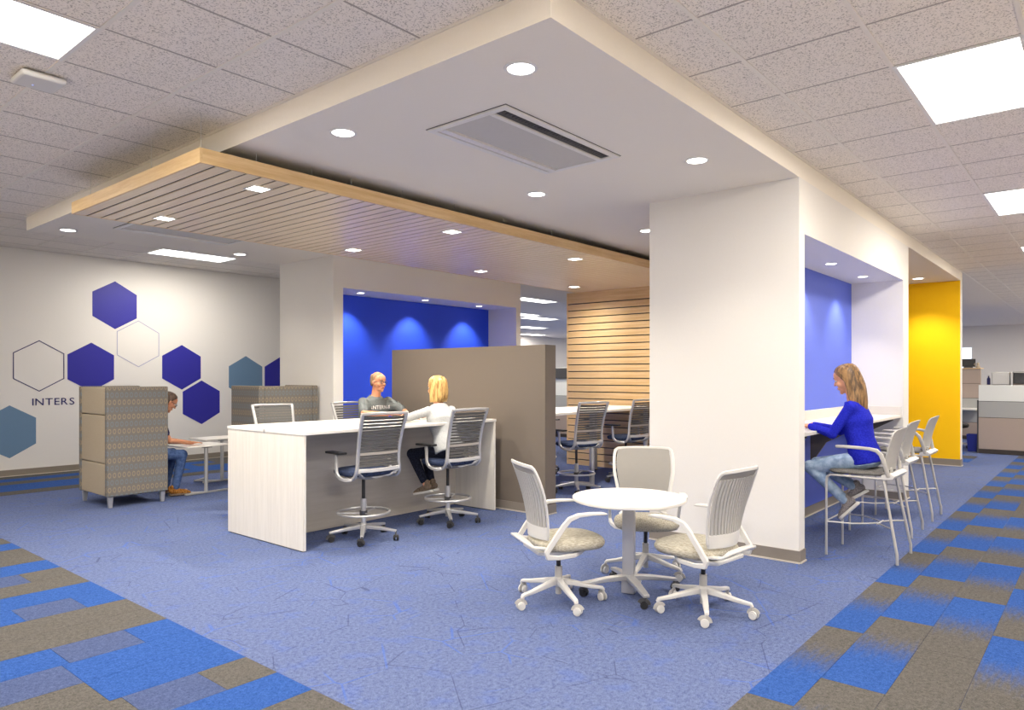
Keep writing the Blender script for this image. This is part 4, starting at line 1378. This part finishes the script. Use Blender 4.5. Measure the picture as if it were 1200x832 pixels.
# ------------------------------------------------------------------ people
def blob(name, mat, parent, mb, voxel=0.006, it=5):
    o = mb.build(name, mat, parent, smooth=0)
    r = o.modifiers.new('remesh', 'REMESH')
    r.mode, r.voxel_size, r.use_smooth_shade = 'VOXEL', voxel, True
    s = o.modifiers.new('smooth', 'SMOOTH')
    s.factor, s.iterations = 0.5, it
    return o


def frame(o, fwd, up=(0, 0, 1)):
    f = Vector(fwd).normalized()
    u = Vector(up)
    u = (u - f * u.dot(f)).normalized()
    r = f.cross(u)
    return Matrix(((r.x, f.x, u.x, o[0]), (r.y, f.y, u.y, o[1]), (r.z, f.z, u.z, o[2]), (0, 0, 0, 1)))


def hand(mb, wrist, d, down, thumb, curl=0.35, spread=0.10, sc=1.0):
    """palm, four unequal two-joint fingers and a thumb; d = finger direction, down = palm side, thumb = +1/-1 side"""
    w_ = Vector(wrist)
    d = Vector(d).normalized()
    dn = Vector(down)
    dn = (dn - d * dn.dot(d)).normalized()
    sd_ = d.cross(dn) * thumb
    for k, (L, off) in enumerate(((0.068, 0.030), (0.077, 0.010), (0.072, -0.010), (0.056, -0.029))):
        base = w_ + d * 0.012 * sc + sd_ * off * 0.55 * sc
        kn = w_ + d * (0.088 - 0.004 * abs(k - 1)) * sc + sd_ * off * sc
        mb.caps(base, kn, 0.0145 * sc, 0.0115 * sc, 8)
        fd = (d + sd_ * (spread * (1.2 - k) * 0.5)).normalized()
        d1 = (fd * math.cos(curl * 0.6) + dn * math.sin(curl * 0.6)).normalized()
        d2 = (fd * math.cos(curl * 1.5) + dn * math.sin(curl * 1.5)).normalized()
        m = kn + d1 * L * 0.52 * sc
        mb.caps(kn, m, 0.0095 * sc, 0.0085 * sc, 8)
        mb.caps(m, m + d2 * L * 0.5 * sc, 0.0085 * sc, 0.0072 * sc, 8)
    t0 = w_ + d * 0.025 * sc + sd_ * 0.018 * sc
    t1 = t0 + (d * 0.5 + sd_ * 0.75 + dn * 0.25).normalized() * 0.045 * sc
    t2 = t1 + (d * 0.9 + sd_ * 0.35 + dn * 0.25).normalized() * 0.034 * sc
    mb.caps(t0, t1, 0.0135 * sc, 0.0105 * sc, 8)
    mb.caps(t1, t2, 0.0105 * sc, 0.008 * sc, 8)


def head(mb, H, fem=False):
    e = lambda c, r: mb.ell(c, r, H, 16, 12)
    e((0, -0.014, 0.036), (0.073, 0.094, 0.084))
    e((0, 0.012, -0.02), (0.062, 0.074, 0.085))
    e((0, 0.030, -0.078), (0.046 if not fem else 0.040, 0.050, 0.034))
    e((0, 0.066, -0.100), (0.020 if not fem else 0.016, 0.018, 0.016))
    e((0, 0.060, 0.045), (0.055, 0.030, 0.045))
    for s in (-1, 1):
        e((s * 0.038, 0.056, -0.028), (0.024, 0.026, 0.026))
        e((s * 0.0725, -0.006, -0.008), (0.008, 0.019, 0.031))
        e((s * 0.078, -0.013, -0.004), (0.006, 0.012, 0.024))
    P = lambda *p: H @ Vector(p)
    mb.caps(P(-0.036, 0.078, 0.024), P(-0.012, 0.084, 0.020), 0.008, 0.009, 8)
    mb.caps(P(0.036, 0.078, 0.024), P(0.012, 0.084, 0.020), 0.008, 0.009, 8)
    k = 0.85 if fem else 1.0
    mb.caps(P(0, 0.084, 0.014), P(0, 0.108 * (1 - (1 - k) * 0.25), -0.024), 0.0085 * k, 0.0115 * k, 8)
    mb.caps(P(-0.012, 0.088, -0.028), P(0.012, 0.088, -0.028), 0.0085 * k, 0.0085 * k, 8)
    mb.caps(P(-0.018, 0.077, -0.062), P(0.018, 0.077, -0.062), 0.011, 0.011, 8)


def face_parts(t, body, H, brow_mat):
    for s in (-1, 1):
        ey = MB().ell((s * 0.031, 0.0755, 0.004), (0.0125, 0.0105, 0.0065), H, 12, 8).build('eye', 'eye_white', t)
        MB().ell((s * 0.031, 0.0835, 0.004), (0.0062, 0.0036, 0.0058), H, 10, 6).build('iris', 'iris', ey)
        MB().tube([H @ Vector(p) for p in ((s * 0.048, 0.076, 0.026), (s * 0.034, 0.0865, 0.032), (s * 0.016, 0.091, 0.028))], [0.002, 0.0042, 0.003], 6).build('eyebrow', brow_mat, t)
    m = MB()
    m.tube([H @ Vector(p) for p in ((-0.023, 0.080, -0.060), (-0.008, 0.089, -0.0575), (0, 0.0885, -0.059), (0.008, 0.089, -0.0575), (0.023, 0.080, -0.060))], [0.001, 0.0042, 0.0036, 0.0042, 0.001], 6)
    m.tube([H @ Vector(p) for p in ((-0.021, 0.080, -0.063), (0, 0.088, -0.068), (0.021, 0.080, -0.063))], [0.001, 0.005, 0.001], 6)
    m.build('lips', 'lips', t)


def glasses(t, H):
    g = MB()
    for s in (-1, 1):
        g.tube([H @ Vector((s * 0.033 + 0.023 * math.cos(a), 0.099 - 0.008 * abs(math.cos(a)) * (1 if s * math.cos(a) > 0 else 0), 0.001 + 0.016 * math.sin(a))) for a in [2 * PI * k / 16 for k in range(16)]], 0.0026, 6, closed=True)
        g.tube([H @ Vector(p) for p in ((s * 0.056, 0.09, 0.005), (s * 0.074, 0.06, 0.006), (s * 0.084, 0.0, 0.004))], 0.0024, 6)
    g.tube([H @ Vector(p) for p in ((-0.011, 0.098, 0.004), (0, 0.101, 0.007), (0.011, 0.098, 0.004))], 0.0016, 6)
    g.build('glasses', 'dark_grey', t)


def hair_shell(name, mat, t, levels, H, ridge=0.02, n=44, thick=0.014, waves=19):
    """levels: (z, side radius, back radius, y shift, x shift, half angle from the back in degrees) from crown to tips, in head space"""
    rings = []
    for (z, rx, ry, dy, dx, am) in levels:
        o_, i_ = [], []
        for k in range(n + 1):
            a = math.radians(-am + 2 * am * k / n)
            w_ = 1 + ridge * math.sin(waves * a + 2.1 * math.sin(3 * a)) + ridge * 0.6 * math.sin(41 * a + z * 8)
            fr_ = ry if math.cos(a) > 0 else min(0.092, ry * 0.93)
            x, y = math.sin(a) * rx, -math.cos(a) * fr_
            zz = z + 0.006 * math.sin(23 * a) * (1 if z < -0.08 else 0)
            o_.append(H @ Vector((x * w_ + dx, y * w_ + dy, zz)))
            q = max(0.1, 1 - thick / max(rx, 0.02))
            i_.append(H @ Vector((x * q + dx, y * q + dy, zz - (0.004 if z > 0.09 else 0))))
        rings.append([tuple(p) for p in o_ + i_[::-1]])
    return MB().loft(rings).build(name, mat, t, smooth=75)


def torso(mb, pel, chest, neck, fwd, prof, X=None):
    """elliptic loft along pelvis-chest-neck; prof rows (t 0..2, half width, half depth)"""
    P = [Vector(pel), Vector(chest), Vector(neck)]
    f = Vector(fwd)
    rings = []
    for t, w_, d in prof:
        if t <= 1:
            c = P[0].lerp(P[1], t)
            ax = P[1] - P[0]
        else:
            c = P[1].lerp(P[2], t - 1)
            ax = P[2] - P[1]
        ax = (ax * 0.5 + (P[2] - P[0]) * 0.5).normalized()
        ff = (f - ax * f.dot(ax)).normalized()
        rt = ff.cross(ax)
        rings.append([tuple(c + rt * (w_ * math.copysign(abs(math.cos(a)) ** 0.85, math.cos(a))) + ff * (d * math.sin(a))) for a in [2 * PI * k / 24 for k in range(24)]])
    return mb.loft(rings)


def shoe(t, ankle, toe, up, mat, sole='sole', sc=1.0):
    """low shoe from the heel under the ankle to the toe"""
    A, T = Vector(ankle), Vector(toe)
    F = frame(A, T - A, up)
    L = (T - A).length
    m = MB()
    P = lambda *p: F @ Vector(p)
    m.caps(P(0, -0.035, -0.018), P(0, 0.03, -0.02), 0.036 * sc, 0.040 * sc)
    m.caps(P(0, 0.03, -0.025), P(0.004, L * 0.68, -0.038), 0.040 * sc, 0.038 * sc)
    m.caps(P(0.004, L * 0.68, -0.040), P(0.0, L * 0.97, -0.048), 0.038 * sc, 0.026 * sc)
    m.caps(P(0, -0.02, 0.03), P(0, 0.0, -0.01), 0.036 * sc, 0.040 * sc)
    o = blob('shoe', mat, t, m, 0.007, 4)
    outl = [(0.0, -0.075), (0.032, -0.06), (0.036, 0.0), (0.036, L * 0.45), (0.044, L * 0.7), (0.036, L * 0.95), (0.012, L * 1.10), (-0.02, L * 1.08), (-0.042, L * 0.85), (-0.044, L * 0.65), (-0.034, L * 0.4), (-0.034, 0.0), (-0.03, -0.06)]
    MB().loft([[tuple(P(x * sc, y, z)) for x, y in outl] for z in (-0.074, -0.050)]).build('sole', sole, o, smooth=50, bevel=0.004)
    return o


MALE = [(-0.22, 0.10, 0.07), (-0.1, 0.172, 0.122), (0.2, 0.178, 0.130), (0.55, 0.180, 0.126), (0.9, 0.192, 0.124), (1.2, 0.203, 0.118), (1.55, 0.19, 0.098), (1.82, 0.13, 0.075), (2.0, 0.068, 0.062), (2.06, 0.062, 0.058)]
FEM = [(-0.22, 0.10, 0.07), (-0.1, 0.17, 0.12), (0.2, 0.162, 0.115), (0.55, 0.138, 0.098), (0.9, 0.148, 0.108), (1.15, 0.165, 0.122), (1.55, 0.165, 0.088), (1.82, 0.11, 0.066), (2.0, 0.058, 0.054), (2.06, 0.054, 0.05)]


def person(label, J, fwd, hdir, hup, fem, skin_, shirt, trousers, shoe_mat, sleeve, root, hands, toes, shoe_up=((0, 0, 1), (0, 0, 1)), sole='sole', cuff=0.0):
    t = thing('person', label, 'person', root)
    o = Vector(root)
    J = {k: Vector(v) - o for k, v in J.items()}
    prof = FEM if fem else MALE
    s_ = 0.90 if fem else 1.0
    H = frame(J['head'], hdir, hup)
    b = MB()
    torso(b, J['pel'], J['chest'], J['neck'], fwd, [(t_, w_ * 0.88, d * 0.86) for t_, w_, d in prof])
    b.caps(J['neck'] - Vector((0, 0, 0.02)), H @ Vector((0, -0.02, -0.05)), 0.061 * s_, 0.056 * s_, 14)
    head(b, H, fem)
    for q in 'LR':
        b.caps(J['sh' + q], J['el' + q], 0.044 * s_, 0.037 * s_, 12)
        b.caps(J['el' + q], J['wr' + q], 0.038 * s_, 0.025 * s_, 12)
        b.caps(J['hip' + q], J['kn' + q], 0.070 * s_, 0.048 * s_, 12)
        b.caps(J['kn' + q], J['an' + q], 0.046 * s_, 0.034 * s_, 12)
        hd, dn, th, cu = hands[q]
        hand(b, J['wr' + q], hd, dn, th, cu, sc=0.92 if fem else 1.0)
    body = blob('body', skin_, t, b, 0.0055, 4)
    face_parts(t, body, H, {'skin_b': 'hair_brown'}.get(skin_, 'hair_honey'))
    m = MB()
    torso(m, J['pel'], J['chest'], J['neck'], fwd, [(t_, w_ + 0.006, d + 0.006) for t_, w_, d in prof if t_ < 2.0] + ([(1.90, 0.10, 0.072)] if fem else [(1.95, 0.086, 0.078), (2.02, 0.074, 0.068)]))
    for q in 'LR':
        a, e, w_ = J['sh' + q], J['el' + q], J['wr' + q]
        m.caps(a.lerp(J['chest'], 0.14), a, 0.070 * s_, 0.060 * s_)
        if sleeve < 1:
            m.caps(a.lerp(J['chest'], 0.38), a.lerp(e, 0.50), 0.080, 0.066)
            m.caps(a, a.lerp(e, sleeve), 0.061 * s_, 0.059 * s_)
        else:
            m.caps(a, e, 0.059 * s_, 0.050 * s_)
            m.caps(e, e.lerp(w_, sleeve - 1), 0.050 * s_, 0.036 * s_)
    sh_ = blob('sweater' if sleeve > 1 else 'shirt', shirt, t, m, 0.008, 6)
    m = MB()
    torso(m, J['pel'] - (J['chest'] - J['pel']) * 0.10, J['pel'].lerp(J['chest'], 0.35), J['pel'].lerp(J['chest'], 0.5), fwd, [(-0.35, 0.10, 0.08), (-0.1, 0.168, 0.12), (0.25, 0.158, 0.112), (0.6, 0.12, 0.085)])
    for q in 'LR':
        h, k, a = J['hip' + q], J['kn' + q], J['an' + q]
        m.caps(h, k, 0.090 * s_, 0.066 * s_)
        m.caps(k, k.lerp(a, 0.45), 0.066 * s_, 0.060 * s_)
        m.caps(k.lerp(a, 0.45), k.lerp(a, 0.92 - cuff), 0.060 * s_, 0.050 * s_)
    blob('trousers', trousers, t, m, 0.009, 5)
    for i, q in enumerate('LR'):
        shoe(t, J['an' + q], Vector(toes[q]) - o, shoe_up[i], shoe_mat, sole, s_)
    return t, H, body, sh_


def chest_print(text, t, shirt, H0, size, mat):
    """small letters laid on the chest of a shirt, wrapped onto its surface"""
    me_all = []
    x = 0
    gl = []
    for chh in text:
        me, adv = glyph(chh, size, 0.0, 0.001)
        gl.append((me, x))
        x += adv + size * 0.10
    for me, px in gl:
        me.transform(Matrix.Translation((px - x / 2, 0, 0)))
        bm = bmesh.new()
        bm.from_mesh(me)
        bmesh.ops.triangulate(bm, faces=bm.faces)
        bmesh.ops.subdivide_edges(bm, edges=bm.edges, cuts=1)
        bm.to_mesh(me)
        bm.free()
        me.transform(H0)
        me.materials.clear()
        me.materials.append(M[mat])
        o = bpy.data.objects.new('print_letter', me)
        C.objects.link(o)
        o.parent = shirt
        w_ = o.modifiers.new('wrap', 'SHRINKWRAP')
        w_.target, w_.wrap_method, w_.wrap_mode, w_.offset = shirt, 'NEAREST_SURFACEPOINT', 'ABOVE_SURFACE', 0.003


# woman in blue on the counter stool, facing +Y
J = dict(pel=(6.50, 1.575, 0.805), chest=(6.50, 1.645, 1.09), neck=(6.50, 1.672, 1.315), head=(6.50, 1.730, 1.475),
         shL=(6.345, 1.655, 1.245), shR=(6.655, 1.655, 1.245), elL=(6.325, 1.795, 1.015), elR=(6.68, 1.83, 1.02), wrL=(6.405, 2.005, 1.068), wrR=(6.60, 2.04, 1.068),
         hipL=(6.415, 1.60, 0.795), hipR=(6.585, 1.60, 0.795), knL=(6.40, 2.00, 0.715), knR=(6.60, 2.00, 0.725), anL=(6.43, 1.705, 0.435), anR=(6.56, 1.665, 0.545))
T3, H, B_, S_ = person('woman in a royal blue sweater and pale jeans typing at the wall counter', J, (0, 1, -0.1), (0.0, 0.96, -0.30), (0, 0.30, 0.95), True, 'skin_a', 'knit_blue', 'denim_pale', 'shoe_grey', 1.92,
                       (6.50, 1.59, 0), dict(L=((0.25, 0.97, -0.05), (0, 0, -1), -1, 0.18), R=((-0.2, 0.97, -0.05), (0, 0, -1), 1, 0.18)), dict(L=(6.44, 1.80, 0.335), R=(6.555, 1.785, 0.465)), ((0.0, 0.5, 0.86), (0.0, 0.5, 0.86)))
hair_shell('hair', 'hair_honey', T3, [(0.131, 0.010, 0.012, -0.012, 0, 180), (0.127, 0.034, 0.042, -0.013, 0, 180), (0.113, 0.058, 0.074, -0.014, 0, 176), (0.092, 0.073, 0.095, -0.014, 0, 160), (0.066, 0.081, 0.105, -0.013, 0, 138), (0.03, 0.086, 0.112, -0.012, 0, 118), (-0.02, 0.087, 0.114, -0.014, 0, 100),
                                     (-0.08, 0.088, 0.112, -0.018, 0, 102), (-0.13, 0.092, 0.108, -0.018, 0, 106), (-0.18, 0.098, 0.102, -0.014, 0, 104), (-0.23, 0.100, 0.094, -0.010, 0, 96), (-0.28, 0.094, 0.084, -0.004, 0, 88), (-0.315, 0.080, 0.074, 0.0, 0, 78)], H, 0.022, thick=0.02)
# man in grey T-shirt behind the desk, facing -Y
J = dict(pel=(5.50, 6.90, 0.745), chest=(5.48, 6.80, 1.04), neck=(5.47, 6.745, 1.265), head=(5.475, 6.705, 1.432),
         shL=(5.665, 6.755, 1.195), shR=(5.285, 6.755, 1.195), elL=(5.765, 6.565, 1.075), elR=(5.155, 6.57, 1.075), wrL=(5.60, 6.335, 1.062), wrR=(5.37, 6.40, 1.062),
         hipL=(5.59, 6.86, 0.74), hipR=(5.41, 6.86, 0.74), knL=(5.62, 6.62, 0.62), knR=(5.38, 6.62, 0.62), anL=(5.60, 6.72, 0.345), anR=(5.40, 6.72, 0.345))
T1, H, B_, S_ = person('man with glasses and grey printed T-shirt sitting behind the desk', J, (0, -1, 0), (0.10, -0.99, -0.06), (0, 0, 1), False, 'skin_b', 'shirt_grey', 'denim', 'shoe_brown', 0.80,
                       (5.50, 6.88, 0), dict(L=((-0.62, -0.78, -0.04), (0, 0, -1), -1, 0.15), R=((0.96, -0.28, -0.04), (0, 0, -1), 1, 0.15)), dict(L=(5.62, 6.56, 0.318), R=(5.38, 6.56, 0.318)))
hair_shell('hair', 'hair_grey', T1, [(0.092, 0.062, 0.078, -0.016, 0, 118), (0.075, 0.073, 0.094, -0.014, 0, 112), (0.045, 0.0775, 0.100, -0.014, 0, 104), (0.015, 0.078, 0.100, -0.014, 0, 98), (-0.015, 0.076, 0.095, -0.014, 0, 84), (-0.05, 0.070, 0.084, -0.014, 0, 66)], H, 0.012, thick=0.012, waves=27)
glasses(T1, H)
root1 = Vector((5.50, 6.88, 0))
# letters: local x -> viewer's right (+X seen from -Y), y -> up, z -> out of the chest
chest_print('INTERNS', T1, S_, Matrix.Translation(Vector((5.488, 6.66, 1.11)) - root1) @ Matrix.Rotation(PI / 2, 4, 'X'), 0.064, 'paper')
# blonde woman at the near side of the desk, facing +Y
J = dict(pel=(5.19, 5.215, 0.74), chest=(5.225, 5.36, 1.00), neck=(5.245, 5.44, 1.215), head=(5.255, 5.475, 1.375),
         shL=(5.085, 5.42, 1.135), shR=(5.40, 5.40, 1.135), elL=(4.865, 5.50, 1.076), elR=(5.52, 5.56, 1.076), wrL=(5.05, 5.62, 1.063), wrR=(5.42, 5.76, 1.063),
         hipL=(5.10, 5.25, 0.725), hipR=(5.28, 5.25, 0.725), knL=(5.04, 5.62, 0.685), knR=(5.24, 5.64, 0.685), anL=(5.075, 5.44, 0.362), anR=(5.175, 5.46, 0.362))
T2, H, B_, S_ = person('blonde woman in a pale grey sweater seen from behind at the desk', J, (0.05, 1, -0.15), (-0.10, 0.99, -0.05), (0, 0, 1), True, 'skin_a', 'knit_white', 'denim_dark', 'shoe_brown', 1.9,
                       (5.19, 5.25, 0), dict(L=((0.85, 0.5, -0.04), (0, 0, -1), -1, 0.15), R=((-0.5, 0.85, -0.04), (0, 0, -1), 1, 0.15)), dict(L=(5.05, 5.60, 0.325), R=(5.14, 5.63, 0.325)), cuff=0.10)
hair_shell('hair', 'hair_blonde', T2, [(0.136, 0.010, 0.012, -0.012, 0, 180), (0.131, 0.036, 0.046, -0.013, 0, 180), (0.116, 0.063, 0.080, -0.014, 0, 176), (0.092, 0.081, 0.102, -0.014, 0, 160), (0.062, 0.090, 0.113, -0.013, 0, 138), (0.03, 0.094, 0.118, -0.012, 0, 122), (-0.02, 0.099, 0.120, -0.012, 0, 112),
                                      (-0.07, 0.102, 0.114, -0.012, 0, 108), (-0.11, 0.105, 0.104, -0.010, 0, 106), (-0.145, 0.106, 0.092, -0.006, 0, 104)], H, 0.02, thick=0.02)
# man reading in the lounge chair, facing +X
J = dict(pel=(3.70, 9.085, 0.545), chest=(3.775, 9.085, 0.84), neck=(3.895, 9.085, 1.055), head=(4.06, 9.085, 1.175),
         shL=(3.83, 9.27, 0.975), shR=(3.83, 8.90, 0.975), elL=(4.0, 9.30, 0.71), elR=(3.98, 8.87, 0.70), wrL=(4.30, 9.14, 0.655), wrR=(4.29, 8.98, 0.655),
         hipL=(3.78, 9.185, 0.54), hipR=(3.78, 8.985, 0.54), knL=(4.17, 9.22, 0.515), knR=(4.17, 8.95, 0.515), anL=(4.08, 9.22, 0.085), anR=(4.075, 8.94, 0.085))
T4, H, B_, S_ = person('man in navy shirt and blue jeans reading in the lounge chair', J, (1, 0, -0.4), (0.85, 0.0, -0.52), (0.52, 0, 0.85), False, 'skin_b', 'shirt_navy', 'denim', 'suede', 0.62,
                       (3.75, 9.085, 0), dict(L=((0.97, -0.2, -0.05), (0, 0, -1), -1, 0.15), R=((0.97, 0.12, -0.05), (0, 0, -1), 1, 0.15)), dict(L=(4.24, 9.24, 0.085), R=(4.235, 8.90, 0.085)), sole='shoe_brown')
hair_shell('hair', 'hair_brown', T4, [(0.130, 0.010, 0.012, -0.012, 0, 180), (0.126, 0.033, 0.042, -0.013, 0, 180), (0.112, 0.056, 0.074, -0.014, 0, 174), (0.092, 0.070, 0.091, -0.014, 0, 158), (0.066, 0.077, 0.100, -0.014, 0, 124), (0.035, 0.080, 0.104, -0.014, 0, 108), (0.0, 0.079, 0.102, -0.014, 0, 92), (-0.03, 0.076, 0.095, -0.014, 0, 80), (-0.06, 0.068, 0.082, -0.014, 0, 62)], H, 0.012, thick=0.014, waves=27)
glasses(T4, H)
